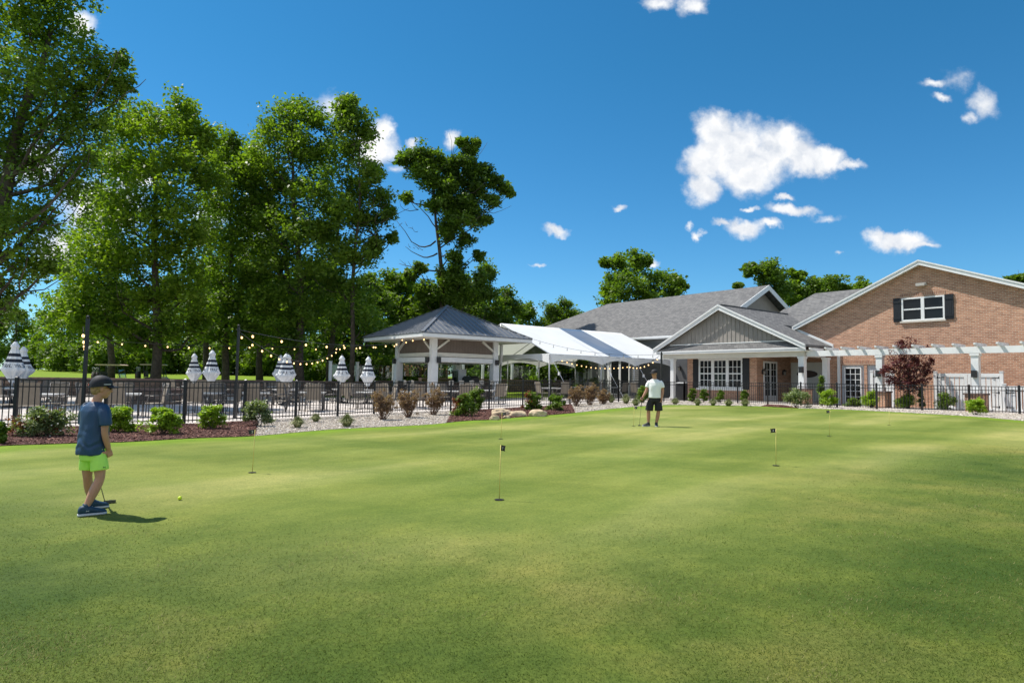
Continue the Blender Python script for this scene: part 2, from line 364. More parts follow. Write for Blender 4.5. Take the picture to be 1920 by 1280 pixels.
gzv = np.vectorize(gz)
hz = gzv(gx, gy)
ins = inside(gx, gy, poly)
dfr = seg_dist(gx, gy, np.array([(p.x, p.y) for p in FR]), False)
dbe = seg_dist(gx, gy, np.array([(p.x, p.y) for p in BE]), False)
nz = np.vectorize(lambda a, b: noise.noise((a * .5, b * .5, 0)) * 1.2)(gx, gy)
sd = np.where(ins, dfr, -dfr)
green = np.clip((sd + nz * .8 + .9) / 3.4, 0, 1) * np.where(ins | (sd > -3.5), 1, 0)
green *= np.clip((dbe - .55) / .25, 0, 1) * np.where(ins, 1, (dbe > .5))
collar = np.exp(-(np.maximum(dbe - .35, 0) / .55) ** 2) * np.clip((26 - gx) / 6, 0, 1)
far = np.clip((gy - 38) / 4, 0, 1) * np.clip((4 - gx) / 4, 0, 1)
gm = bpy.data.materials.new('turf'); gm.use_nodes = True; n = gm.node_tree; L = n.links; p = n.nodes['Principled BSDF']
t = n.nodes.new('ShaderNodeTexCoord')
def nz_(scale, det=5, sc3=(1, 1, 1), rot=0, rough=.6):
    mp = n.nodes.new('ShaderNodeMapping'); mp.inputs['Scale'].default_value = sc3; mp.inputs['Rotation'].default_value = (0, 0, rot); mp.vector_type = 'TEXTURE'
    L.new(t.outputs['Object'], mp.inputs[0]); q = n.nodes.new('ShaderNodeTexNoise'); q.inputs['Scale'].default_value = scale; q.inputs['Detail'].default_value = det; q.inputs['Roughness'].default_value = rough
    L.new(mp.outputs[0], q.inputs['Vector']); return q.outputs['Fac']
def ramp(f, stops):
    r = n.nodes.new('ShaderNodeValToRGB'); e = r.color_ramp.elements
    while len(e) < len(stops): e.new(.5)
    for i, (ps, c) in enumerate(stops): e[i].position = ps; e[i].color = (*c, 1)
    L.new(f, r.inputs[0]); return r.outputs[0]
def mixc(f, a, b, mode='MIX'):
    m = n.nodes.new('ShaderNodeMix'); m.data_type = 'RGBA'; m.blend_type = mode
    if isinstance(f, (int, float)): m.inputs[0].default_value = f
    else: L.new(f, m.inputs[0])
    for i, v in ((6, a), (7, b)):
        if isinstance(v, tuple): m.inputs[i].default_value = (*v, 1)
        else: L.new(v, m.inputs[i])
    return m.outputs[2]
def attr(nm):
    a = n.nodes.new('ShaderNodeAttribute'); a.attribute_name = nm; return a.outputs['Fac']
stripe = nz_(.36, 3, (4.5, 1, 1), .87, .5)      # mowing lanes, long in one direction
stripe2 = nz_(.42, 3, (5, 1, 1), -.45, .5)
patch = nz_(.35, 6); patch2 = nz_(1.7, 6); fine = nz_(38, 6, rough=.75); fine2 = nz_(120, 4, rough=.8)
gcol = ramp(stripe, [(.38, (.122, .168, .031)), (.5, (.178, .220, .054)), (.6, (.255, .276, .096))])
gcol = mixc(.8, gcol, ramp(stripe2, [(.38, (.76, .82, .70)), (.62, (1.16, 1.10, 1.14))]), 'MULTIPLY')
gcol = mixc(.7, gcol, ramp(patch2, [(.3, (.82, .86, .8)), (.7, (1.16, 1.1, 1.1))]), 'MULTIPLY')
gcol = mixc(.6, gcol, ramp(patch, [(.35, (.86, .94, .8)), (.68, (1.14, 1.04, .95))]), 'MULTIPLY')
ccol = ramp(patch2, [(.3, (.115, .20, .012)), (.7, (.17, .26, .022))])
rcol = ramp(patch, [(.36, (.036, .072, .009)), (.5, (.080, .116, .019)), (.64, (.155, .160, .042))])
rcol = mixc(.8, rcol, ramp(patch2, [(.3, (.62, .74, .60)), (.5, (1, 1, 1)), (.7, (1.5, 1.28, 1.25))]), 'MULTIPLY')
col = mixc(attr('green'), rcol, gcol); col = mixc(attr('collar'), col, ccol); col = mixc(attr('far'), col, (.15, .23, .012))
col = mixc(.6, col, ramp(nz_(7, 6, (1.6, 1, 1), .6, .7), [(.3, (.80, .84, .76)), (.7, (1.2, 1.14, 1.18))]), 'MULTIPLY')
col = mixc(.85, col, ramp(fine, [(.3, (.62, .66, .6)), (.7, (1.4, 1.34, 1.35))]), 'MULTIPLY')
col = mixc(.6, col, ramp(fine2, [(.3, (.6, .65, .55)), (.7, (1.4, 1.35, 1.3))]), 'MULTIPLY')
L.new(col, p.inputs['Base Color']); p.inputs['Roughness'].default_value = .85; p.inputs['Specular IOR Level'].default_value = .15
bp = n.nodes.new('ShaderNodeBump'); bp.inputs['Strength'].default_value = .55; bp.inputs['Distance'].default_value = .02; L.new(fine, bp.inputs['Height']); L.new(bp.outputs[0], p.inputs['Normal'])
def sheet(name, mask, label=None):
    ny, nx = gx.shape; idx = np.arange(nx * ny).reshape(ny, nx)
    q = np.stack([idx[:-1, :-1], idx[:-1, 1:], idx[1:, 1:], idx[1:, :-1]], -1)[mask].reshape(-1, 4)
    used, inv = np.unique(q, return_inverse=True); inv = inv.reshape(q.shape)
    V = np.stack([gx.ravel()[used], gy.ravel()[used], hz.ravel()[used]], 1).astype(np.float32)
    me = bpy.data.meshes.new(name); me.from_pydata(V.tolist(), [], inv.tolist())
    for an, arr in (('green', green), ('collar', collar), ('far', far)):
        at_ = me.attributes.new(an, 'FLOAT', 'POINT'); at_.data.foreach_set('value', arr.ravel()[used].astype(np.float32))
    me.update(); o = link(name, me, gm, None, True); tag(o, kind='structure'); return o
cm = (sd[:-1, :-1] > 0) & ins[:-1, :-1] & (dbe[:-1, :-1] > .5)
sheet('putting_green', cm); sheet('lawn', ~cm)

def flat_poly(name, pts, m, dz, thick=0.0, kind='structure'):
    bm = bmesh.new(); vs = [bm.verts.new((p[0], p[1], 0)) for p in pts]
    for t_ in tessellate_polygon([[Vector((p[0], p[1], 0)) for p in pts]]):
        try: bm.faces.new([vs[i] for i in t_])
        except ValueError: pass
    for x in np.arange(-40, 45, 1.0):
        bmesh.ops.bisect_plane(bm, geom=bm.verts[:] + bm.edges[:] + bm.faces[:], plane_co=(x, 0, 0), plane_no=(1, 0, 0))
    for y in np.arange(4, 70, 1.5):
        bmesh.ops.bisect_plane(bm, geom=bm.verts[:] + bm.edges[:] + bm.faces[:], plane_co=(0, y, 0), plane_no=(0, 1, 0))
    for v in bm.verts: v.co.z = gz(v.co.x, min(v.co.y, 40)) + dz
    bmesh.ops.recalc_face_normals(bm, faces=bm.faces)
    if bm.faces[0].normal.z < 0: bmesh.ops.reverse_faces(bm, faces=bm.faces)
    me = bpy.data.meshes.new(name); bm.to_mesh(me); bm.free(); return tag(link(name, me, m), kind=kind)
def smooth_line(pts, k=4):
    out = []
    for i in range(len(pts) - 1):
        p0 = pts[max(i - 1, 0)]; p1 = pts[i]; p2 = pts[i + 1]; p3 = pts[min(i + 2, len(pts) - 1)]
        for j in range(k):
            t = j / k; out.append(.5 * ((2 * p1) + (p2 - p0) * t + (2 * p0 - 5 * p1 + 4 * p2 - p3) * t * t + (3 * p1 - p0 - 3 * p2 + p3) * t ** 3))
    return out + [pts[-1]]
BES = smooth_line(BE)
fl = FP[:]
M_GRAVEL = mat('gravel_bed', (.30, .26, .22), .9, .4, 22, .9, 30)
M_MULCH = mat('mulch_bed', (.085, .038, .028), .95, .5, 14, .9, 30)
def wob(pts):
    return [Vector((p.x + .06 * noise.noise(p * 2.1), p.y + .06 * noise.noise(p * 2.3 + Vector((5, 5, 5))), p.z)) for p in pts]
bed_pts = wob(BES) + [p + Vector((0, .12, 0)) for p in fl[::-1]]
flat_poly('gravel_bed', bed_pts, M_GRAVEL, .006)
patio_pts = [p + Vector((0, .12, 0)) for p in fl[:9]] + [p + Vector((.3, .3, 0)) for p in fl[9:]] + [G(-2, 37.6), G(-20, 37.9), G(-22, 44), G(-43.2, 44), G(-43.2, 0), G(-40, -14)]
flat_poly('patio', patio_pts, M_PATIO, .012)
def between(px0, px1, n=14):     # part of the bed between two picture columns
    def cut(pts):
        seg = []
        for i in range(len(pts) - 1):
            for j in range(6):
                q = pts[i].lerp(pts[i + 1], j / 6); c = 960 + F * q.x / q.y
                if px0 <= c <= px1: seg.append(q)
        return seg
    return cut(BES), cut(fl)
def bed(px0, px1, f=1.0):
    a, b = between(px0, px1)
    return wob(a) + [p + Vector((0, .12, 0)) for p in b[::-1]]
mul = [bed(-400, 492), bed(838, 1081)]
b3 = bed(1425, 1500)
for m_ in mul + [b3]: flat_poly('mulch_bed', m_, M_MULCH, .014)

def scatter(polys, n_, excl=()):
    P = []
    for pl in polys:
        a = np.array([(p[0], p[1]) for p in pl]); lo = a.min(0); hi = a.max(0)
        ar = .5 * abs(np.dot(a[:, 0], np.roll(a[:, 1], 1)) - np.dot(a[:, 1], np.roll(a[:, 0], 1)))
        k = int(n_ * (hi - lo).prod()); q = rng.random((k, 2)) * (hi - lo) + lo
        m = inside(q[:, 0], q[:, 1], a)
        for e in excl:
            ea = np.array([(p[0], p[1]) for p in e]); m &= ~inside(q[:, 0], q[:, 1], ea)
        P.append(q[m])
    P = np.concatenate(P); z = np.array([gz(x, y) for x, y in P]); return np.column_stack([P, z])
def rotm(n_, full=True):
    q = rng.normal(size=(n_, 4)); q /= np.linalg.norm(q, axis=1)[:, None]; w, x, y, z = q.T
    return np.stack([np.stack([1 - 2 * (y * y + z * z), 2 * (x * y - z * w), 2 * (x * z + y * w)], -1), np.stack([2 * (x * y + z * w), 1 - 2 * (x * x + z * z), 2 * (y * z - x * w)], -1), np.stack([2 * (x * z - y * w), 2 * (y * z + x * w), 1 - 2 * (x * x + y * y)], -1)], 1)
def stones(name, P, smin, smax, m, flat=.55, long=1.0, dz=.01):
    k = len(P); ico = np.array([(1, 0, 0), (-1, 0, 0), (0, 1, 0), (0, -1, 0), (0, 0, 1), (0, 0, -1)], float)
    tri = np.array([(0, 2, 4), (2, 1, 4), (1, 3, 4), (3, 0, 4), (2, 0, 5), (1, 2, 5), (3, 1, 5), (0, 3, 5)])
    s = rng.uniform(smin, smax, (k, 1, 1)) * rng.uniform(.6, 1.3, (k, 1, 3)) * np.array([long, 1, flat])
    Vv = np.einsum('kij,kvj->kvi', rotm(k) * .45 + np.eye(3) * .55, ico[None] * s * .5)
    a = rng.uniform(0, 6.28, k); c, s_ = np.cos(a), np.sin(a)
    X = Vv[:, :, 0] * c[:, None] - Vv[:, :, 1] * s_[:, None]; Y = Vv[:, :, 0] * s_[:, None] + Vv[:, :, 1] * c[:, None]
    Vv = np.stack([X, Y, Vv[:, :, 2]], -1) + P[:, None, :] + np.array([0, 0, dz])
    T = Vv[:, tri].reshape(-1, 3)
    return npmesh(name, T, 3, m, None, np.repeat(rng.random(k), 8))
def rndmat(name, stops, rough=.85):
    m = bpy.data.materials.new(name); m.use_nodes = True; q = m.node_tree; a = q.nodes.new('ShaderNodeAttribute'); a.attribute_name = 'rnd'
    r = q.nodes.new('ShaderNodeValToRGB'); e = r.color_ramp.elements
    while len(e) < len(stops): e.new(.5)
    for i, (ps, c) in enumerate(stops): e[i].position = ps; e[i].color = (*c, 1)
    q.links.new(a.outputs['Fac'], r.inputs[0]); q.links.new(r.outputs[0], q.nodes['Principled BSDF'].inputs['Base Color']); q.nodes['Principled BSDF'].inputs['Roughness'].default_value = rough
    return m
M_PEB = rndmat('pebble', [(0, (.26, .22, .18)), (.4, (.5, .43, .36)), (.8, (.66, .60, .52)), (1, (.8, .77, .72))])
M_CHIP = rndmat('bark_chip', [(0, (.04, .016, .013)), (.5, (.14, .058, .045)), (.85, (.24, .11, .085)), (1, (.38, .22, .17))], .95)
o = stones('gravel_stones', scatter([bed_pts], 340, mul + [b3]), .035, .085, M_PEB); tag(o, 'pale river stones covering the planting bed along the black fence', 'gravel', kind='stuff')
o = stones('mulch_chips', scatter(mul + [b3], 700), .02, .05, M_CHIP, .3, 2.6, .018); tag(o, 'red brown bark chips covering the planting bed', 'mulch', kind='stuff')

# ---- grass blades in the nearer lawn (rough) and very short ones on the green's near part
def blades(y0, y1, n_, h0, h1, w, name, label, m, cond):
    y = y0 * (y1 / y0) ** rng.random(n_); x = (rng.random(n_) * 2 - 1) * (y * .83 + .9)
    keep = cond(x, y); x = x[keep]; y = y[keep]; k = len(x)
    cl = np.array([1.3 * noise.noise((a * 1.1, b * 1.1, 3)) + .6 * noise.noise((a * 4, b * 4, 7)) for a, b in zip(x, y)])
    h = rng.uniform(h0, h1, k) * (1 + .5 * cl); a = rng.uniform(0, 6.283, k); ln = rng.uniform(.3, 1.8, k) * h; la = rng.uniform(0, 6.283, k) * .7 + 3.5 + 3 * cl
    z = gzv(x, y) - .001; f = .55 + y / 6.0; dx = np.cos(a) * w / 2 * f; dy = np.sin(a) * w / 2 * f
    A = np.stack([x - dx, y - dy, z], 1); B = np.stack([x + dx, y + dy, z], 1); C = np.stack([x + np.cos(la) * ln, y + np.sin(la) * ln, z + h], 1)
    V = np.stack([A, B, C], 1).reshape(-1, 3)
    o = npmesh(name, V, 3, m, None, np.clip(.5 + .4 * cl + rng.normal(0, .2, k), 0, 1)); return tag(o, label, 'grass', kind='stuff')
M_BLADE = rndmat('grass_blade', [(0, (.055, .10, .013)), (.4, (.10, .15, .024)), (.8, (.195, .22, .05)), (1, (.42, .37, .17))], .6)
pF = np.array([(p.x, p.y) for p in BE + FR])
def fr_d(x, y):
    d = seg_dist(x, y, np.array([(p.x, p.y) for p in FR]), False); return np.where(inside(x, y, pF), d, -d)
def c1(x, y): return rng.random(len(x)) < np.clip(.42 - fr_d(x, y) / 4.5, 0, 1) ** 1.3
blades(1.9, 17, 620000, .006, .016, .0036, 'grass', 'short mown rough grass in the nearest part of the lawn', M_BLADE, c1)
_n = M_BLADE.node_tree; _p = _n.nodes['Principled BSDF']; _c = _p.inputs['Base Color'].links[0].from_socket
_t = _n.nodes.new('ShaderNodeBsdfTranslucent'); _n.links.new(_c, _t.inputs['Color']); _m = _n.nodes.new('ShaderNodeMixShader'); _m.inputs[0].default_value = .5
_n.links.new(_p.outputs[0], _m.inputs[1]); _n.links.new(_t.outputs[0], _m.inputs[2]); _n.links.new(_m.outputs[0], _n.nodes['Material Output'].inputs['Surface']); _p.inputs['Specular IOR Level'].default_value = .2
# ------------------------------------------------------------------ buildings (local frame: x along U, y along Rv)
class GF:
    def __init__(s, name, label, cat, a0, b0, z0=0, group=None):
        s.o = (a0, b0, z0); s.root = empty(name, G(a0, b0, z0), label, cat, group, GA)
    def build(s, mb, name, m, parent=None, smooth=False, label=None):
        mb.v = [(x - s.o[0], y - s.o[1], z - s.o[2]) for x, y, z in mb.v]
        o = mb.build(name, m, parent or s.root, smooth)
        if label: o['label'] = label
        return o
def win(gf, a0, a1, z0, z1, b, cols, rows, fw=.09, name='window', sash=True, mun=.03, parent=None):
    f = MB()
    f.box(a0, a0 + fw, b - .06, b + .05, z0, z1).box(a1 - fw, a1, b - .06, b + .05, z0, z1).box(a0 + fw, a1 - fw, b - .06, b + .05, z1 - fw, z1).box(a0 + fw, a1 - fw, b - .06, b + .05, z0, z0 + fw)
    if sash: zm = (z0 + z1) / 2; f.box(a0 + fw, a1 - fw, b - .045, b + .04, zm - .035, zm + .035)
    w = gf.build(f, name, M_WHITE, parent)
    p = MB().box(a0 + fw, a1 - fw, b - .002, b + .03, z0 + fw, z1 - fw); gf.build(p, 'pane', M_GLASS, w)
    q = MB()
    for i in range(1, cols): x = a0 + fw + (a1 - a0 - 2 * fw) * i / cols; q.box(x - mun / 2, x + mun / 2, b - .03, b - .004, z0 + fw, z1 - fw)
    for j in range(1, rows):
        z = z0 + fw + (z1 - z0 - 2 * fw) * j / rows
        if sash and abs(z - (z0 + z1) / 2) < .06: continue
        q.box(a0 + fw, a1 - fw, b - .032, b - .006, z - mun / 2, z + mun / 2)
    if q.v: gf.build(q, 'muntin', M_WHITE, w)
    return w
def shutter(gf, a0, a1, z0, z1, b):
    f = MB(); n = 4; w = (a1 - a0) / n
    for i in range(n): f.box(a0 + i * w + .004, a0 + (i + 1) * w - .004, b - .05, b - .015, z0, z1)
    for t in (.14, .5, .86) if z1 - z0 > 1.4 else (.16, .84): z = z0 + (z1 - z0) * t; f.box(a0 + .002, a1 - .002, b - .075, b - .045, z - .05, z + .05)
    return gf.build(f, 'shutter', M_SHUT)
def lamp(gf, a, b, z, nx, ny):     # wall lantern projecting along (nx, ny)
    f = MB(); f.box(a - .05, a + .05, b - .05, b + .05, z - .12, z + .12)
    c = (a + nx * .16, b + ny * .16, z)
    f.lathe([(.015, .24), (.03, .2), (.15, .12), (.14, .1), (.10, .08)], c, 10); f.bar((a, b, z + .16), (c[0], c[1], z + .2), .025)
    o = gf.build(f, 'wall_lamp', M_BLACK); g = MB().lathe([(.09, .09), (.10, 0), (.06, -.14), (.02, -.17)], c, 10); gf.build(g, 'lamp_glass', mat('lamp_glass', (.2, .19, .17), .2), o)

# ---- clubhouse with the porch gable
CH = GF('clubhouse', 'grey sided clubhouse with big shingle roof and a gabled front porch', 'building', -27, 36, .15)
PB = 34.5
aL, _ = W(1226, 657, PB); aR, _ = W(1511, 650, PB); aP, zP = W(1348, 571, PB); zE = (W(1237, 655, PB)[1] + W(1500, 648, PB)[1]) / 2 + .05
f = MB(); th = (0, 0, -.14)
f.slab([(aL, PB, zE), (aP, PB, zP), (aP, 42.6, zP), (aL, 42.6, zE)], th)
f.slab([(aP + .001, PB, zP), (aR, PB, zE), (aR, 37.45, zE), (aP + .001, 37.45, zP)], th)
f.slab([(aP + .001, 37.45, zP), (aP + 2.6, 37.45, zP - (zP - zE) * 2.6 / (aR - aP)), (aP + 2.6, 42.6, zP - (zP - zE) * 2.6 / (aR - aP)), (aP + .001, 42.6, zP)], th)
f.box(aP - .12, aP + .12, PB + .02, 42.4, zP - .03, zP + .035)
CH.build(f, 'porch_roof', M_ROOF)
f = MB()
for s, ae in ((1, aL), (-1, aR)):
    d = (zP - zE) / abs(aP - ae)
    f.slab([(ae, PB - .05, zE - .015), (aP, PB - .05, zP - .015), (aP, PB - .05, zP - .34), (ae + s * .0, PB - .05, zE - .30)], (0, -.05, 0))
    f.slab([(ae, PB - .12, zE + .01), (aP, PB - .12, zP + .01), (aP, PB - .12, zP - .09), (ae, PB - .12, zE - .09)], (0, -.03, 0))
CH.build(f, 'barge_board', M_WHITE)
f = MB().slab([(aR + .02, 37.5, zE + .12), (aR - 2.5, 37.5, zE + .12 + 2.5 * (zP - zE) / (aR - aP)), (aR - 2.5, 37.5, zE - .1 + 2.5 * (zP - zE) / (aR - aP)), (aR + .02, 37.5, zE - .1)], (0, .12, 0))
CH.build(f, 'roof_trim', M_WHITE)
# gable siding (board and batten), set back behind a narrow pent roof
GB_ = PB + .30; zG = zE + .22
hw = (aR - aL) / 2
def zr(a): return zP - .2 - (zP - zE) * (abs(a - aP) / ((aR - aP) if a > aP else (aP - aL)))
f = MB().slab([(aL + .6, GB_, zG - .3), (aR - .6, GB_, zG - .3), (aR - .6, GB_, zr(aR - .6)), (aP, GB_, zr(aP)), (aL + .6, GB_, zr(aL + .6))], (0, .15, 0))
a = aL + .8
while a < aR - .7:
    if zr(a) > zG + .1: f.box(a - .022, a + .022, GB_ - .028, GB_ - .002, zG, zr(a) - .02)
    a += .30
g = CH.build(f, 'gable_wall', M_GREY)

f = MB().slab([(aL + .3, PB + .02, zE - .16), (aR - .3, PB + .02, zE - .16), (aR - 1.0, GB_ - .03, zG), (aL + 1.0, GB_ - .03, zG)], (0, 0, -.06)); CH.build(f, 'pent_roof', M_ROOF)
f = MB().box(aL + 1.2, aR - 1.2, GB_ - .06, GB_ - .03, zG + .001, zG + .06); CH.build(f, 'flashing', M_WHITE)
# eave fascia + header beam + soffit ceiling
zf1, zf0 = zE - .17, zE - .37
f = MB().box(aL + .25, aR - .02, PB - .02, PB + .03, zf0, zf1); f.box(aL + .25, aR - .02, PB - .05, PB - .022, zf1 - .08, zf1 - .01); CH.build(f, 'fascia', M_WHITE)
f = MB().box(aL + .5, aR - .3, PB + .35, PB + .6, zf0 - .30, zf0 - .001); f.box(aR - .55, aR - .3, PB + .6, 37.3, zf0 - .30, zf0 - .001)
CH.build(f, 'header_beam', M_CREAM)
f = MB().box(aL + .3, aR - .05, PB + .031, 40.0, zf0 + .0, zf0 + .04); CH.build(f, 'soffit', M_CREAM)
# walls
aB0, _ = W(1289, 700, 36); aB1, _ = W(1419, 700, 36); zt = zf0 - .003
wa0, zw1 = W(1310.5, 673, 36); wa1, zw0 = W(1392.5, 727, 36); zw1 = W(1350, 673, 36)[1]; zw0 = W(1350, 727.5, 36)[1]
f = MB(); f.box(aB0, wa0, 36, 39.9, -.1, zt).box(wa1, aB1, 36, 39.9, -.1, zt).box(wa0, wa1, 36, 39.9, -.1, zw0).box(wa0, wa1, 36, 39.9, zw1, zt).box(wa0, wa1, 36.15, 39.9, zw0, zw1)
f.box(aB1, aB1 + 6.5, 39.85, 40.1, -.1, zt)
CH.build(f, 'brick_wall', M_BRICK)
w3 = (wa1 - wa0) / 3
for i in range(3): win(CH, wa0 + i * w3 + .003, wa0 + (i + 1) * w3 - .003, zw0, zw1, 36.02, 3, 4, .1)
CH.build(MB().box(wa0 - .1, wa1 + .1, 35.86, 36.1, zw0 - .13, zw0 - .002), 'window_sill', M_WHITE)
CH.build(MB().box(wa0 - .03, wa1 + .03, 35.93, 35.995, zw1 + .002, zw1 + .12), 'window_header', M_WHITE)
shutter(CH, W(1300, 700, 36)[0], wa0 - .02, zw0 - .05, zw1 + .02, 36); shutter(CH, wa1 + .02, W(1405.5, 700, 36)[0], zw0 - .05, zw1 + .02, 36)
# side entrance: french door facing the recess (plane a = aB1)
b0, _ = WA(1431, 700, aB1); b1, _ = WA(1456, 700, aB1)
zd = W(1443, 675, 37.2)[1]; zd = 2.75
f = MB(); x = aB1
f.box(x, x + .06, b0, b0 + .1, .15, zd).box(x, x + .06, b1 - .1, b1, .15, zd).box(x, x + .06, b0 + .1, b1 - .1, zd - .12, zd).box(x, x + .05, (b0 + b1) / 2 - .07, (b0 + b1) / 2 + .07, .15, zd - .12)
f.box(x, x + .045, b0 + .1, b1 - .1, .15, .6)
d = CH.build(f, 'door', M_WHITE); CH.build(MB().box(x, x + .02, b0 + .1, b1 - .1, .6, zd - .12), 'pane', M_GLASS, d)
f = MB()
for k in (1, 3): y = b0 + (b1 - b0) * k / 4; f.box(x + .02, x + .035, y - .015, y + .015, .6, zd - .12)
for k in range(1, 5): z = .6 + (zd - .72) * k / 5; f.box(x + .021, x + .034, b0 + .1, b1 - .1, z - .014, z + .014)
CH.build(f, 'muntin', M_WHITE, d)
CH.build(MB().box(x + .045, x + .09, (b0 + b1) / 2 + .1, (b0 + b1) / 2 + .13, 1.0, 1.2), 'door_handle', M_BLACK, d)
lamp(CH, aB1, b0 - .12, 2.05, 1, 0); lamp(CH, aB1, WA(1467, 700, aB1)[0], 2.05, 1, 0)
# porch floor
CH.build(MB().box(aB0 - .2, aR - .1, 34.4, 40, .1, .26), 'porch_floor', mat('concrete', (.42, .40, .37), .9, .1, 4))
# columns and brick pier
def column(gf, a, b, w, z0, z1, nm='column'):
    f = MB().box(a - w / 2, a + w / 2, b - w / 2, b + w / 2, z0, z1).box(a - w / 2 - .04, a + w / 2 + .04, b - w / 2 - .04, b + w / 2 + .04, z0, z0 + .18).box(a - w / 2 - .035, a + w / 2 + .035, b - w / 2 - .035, b + w / 2 + .035, z1 - .12, z1 - .001)
    return gf.build(f, nm, M_WHITE)
def pier(gf, a, b, w, z1):
    o = gf.build(MB().box(a - w / 2, a + w / 2, b - w / 2, b + w / 2, -.1, z1), 'pier', M_BRICK)
    gf.build(MB().box(a - w / 2 - .05, a + w / 2 + .05, b - w / 2 - .05, b + w / 2 + .05, z1 + .001, z1 + .08), 'pier_cap', M_CAP, o); return o
def speaker(gf, a, b, z):
    f = MB().box(a - .11, a + .11, b - .22, b - .04, z - .17, z + .17).box(a - .03, a + .03, b - .04, b, z - .03, z + .03); return gf.build(f, 'speaker', M_BLACK)
ap_, zpi = W(1505, 728, 34.95); pier(CH, ap_, 34.95, .75, zpi - .09); column(CH, ap_, 34.95, .32, zpi, zf0 - .301)
a2_, _ = W(1549, 700, 36.9); column(CH, a2_, 36.9, .3, .15, zf0 - .301)
speaker(CH, W(1503, 693, 34.7)[0], 34.78, W(1503, 693, 34.7)[1])
a0_, _ = W(1262, 700, 34.95); column(CH, a0_, 34.95, .26, .15, zf0 - .301)
# white board with dark oval plaque in the recess
q0, _ = W(1484, 700, 39.8); q1, z1_ = W(1543, 679, 39.8)
d = CH.build(MB().box(q0, q1, 39.74, 39.849, .26, z1_), 'panel_board', mat('board_white', (.62, .62, .60), .6))
cx_, cz_ = W(1513, 701, 39.7); f = MB(); n_ = 40
ring = [(cx_ + .68 * math.cos(2 * math.pi * i / n_), 39.735, cz_ + .23 * math.sin(2 * math.pi * i / n_)) for i in range(n_)]
f.slab(ring, (0, -.03, 0)); CH.build(f, 'oval_plaque', mat('plaque', (.03, .02, .018), .4), d)
ring = [(cx_ + .60 * math.cos(2 * math.pi * i / n_), 39.702, cz_ + .17 * math.sin(2 * math.pi * i / n_)) for i in range(n_)]
CH.build(MB().slab(ring, (0, -.006, 0)), 'plaque_face', mat('plaque_face', (.06, .035, .03), .45), d)
# main wing
RB = 48.0; aRr, zRr = W(1441, 534, RB); aRl, zRl = W(1140, 570, RB); zRg = (zRr + zRl) / 2; EB = 39.5; zEv = 4.95; k_ = (zRg - zEv) / (RB - EB)
aG = aRr; hl = aRl - 8.6
f = MB()
f.slab([(hl, EB, zEv), (aG, EB, zEv), (aG, RB, zRg), (aRl, RB, zRg)], (0, 0, -.16))
f.slab([(aG, 2 * RB - EB, zEv), (hl, 2 * RB - EB, zEv), (aRl, RB + .001, zRg), (aG, RB + .001, zRg)], (0, 0, -.16))
f.slab([(hl, EB, zEv - .001), (aRl, RB, zRg - .001), (hl, 2 * RB - EB, zEv - .001)], (0, 0, -.16))
CH.build(f, 'roof', M_ROOF)
f = MB()
for s in (1, -1):
    be = EB if s == 1 else 2 * RB - EB
    f.slab([(aG + .002, be, zEv), (aG + .002, RB, zRg), (aG + .002, RB, zRg - .42), (aG + .002, be, zEv - .42)], (.06, 0, 0))
CH.build(f, 'barge_board', M_WHITE)
f = MB().slab([(aG - .75, 40.2, 0.0), (aG - .75, 2 * RB - 40.2, 0), (aG - .75, 2 * RB - 40.2, zEv), (aG - .75, RB, zRg - .3), (aG - .75, 40.2, zEv)], (-.2, 0, 0))
CH.build(f, 'gable_end_wall', mat('warm_siding', (.33, .29, .26), .6, .08, 2))
f = MB().box(hl + 1, aG - .96, 40.1, 40.4, -.1, zEv - .1); f.box(hl + .8, hl + 1, 40.4, 55, -.1, zEv - .1)
w_ = CH.build(f, 'side_wall', mat('blue_grey_siding', (.21, .22, .235), .6, .08, 2))
f = MB(); z = .3
while z < 4.7: f.box(hl + 1, aG - .96, 40.075, 40.098, z, z + .02); z += .19
CH.build(f, 'lap_siding', M_GREY, w_)
CH.build(MB().box(hl, aG, EB - .03, EB - .002, zEv - .24, zEv - .01).box(hl + .3, aG - .1, EB - .14, EB - .031, zEv - .16, zEv - .03), 'gutter', M_WHITE)
CH.build(MB().box(hl + .05, aG - .05, EB, 40.1, zEv - .21, zEv - .17), 'soffit', M_CREAM)
for pxw in (1083, 1096, 1108, 1131, 1141, 1203, 1216):
    a_ = W(pxw, 700, 40.05)[0]; CH.build(MB().box(a_ - .13, a_ + .13, 40.02, 40.074, .1, 4.2), 'pilaster', M_WHITE)
a_ = W(1145, 700, 40.05)[0]; a1_ = W(1181, 700, 40.05)[0]
dd = win(CH, a_, (a_ + a1_) / 2 - .01, .2, 3.3, 40.05, 1, 1, .1, 'patio_door', False); dd = win(CH, (a_ + a1_) / 2 + .01, a1_, .2, 3.3, 40.05, 1, 1, .1, 'patio_door', False)
for pa, pb in ((1096, 1107), (1121, 1130), (1219, 1233)):
    win(CH, W(pa, 700, 40.05)[0] + .16, W(pb, 700, 40.05)[0] - .16 if W(pb, 700, 40.05)[0] - .16 > W(pa, 700, 40.05)[0] + .3 else W(pb, 700, 40.05)[0] + .3, 1.0, 3.2, 40.03, 2, 4, .08)
# grey infill wall left of the brick bay with a lamp
i0, _ = W(1254, 700, 38.5)
CH.build(MB().box(i0 - 3, aB0 - .002, 38.5, 38.7, -.1, zt), 'porch_side_wall', mat('slate_siding', (.085, .088, .095), .6, .1, 3))
lamp(CH, W(1276, 700, 38.5)[0], 38.5, W(1276, 690, 38.5)[1], 0, -1)
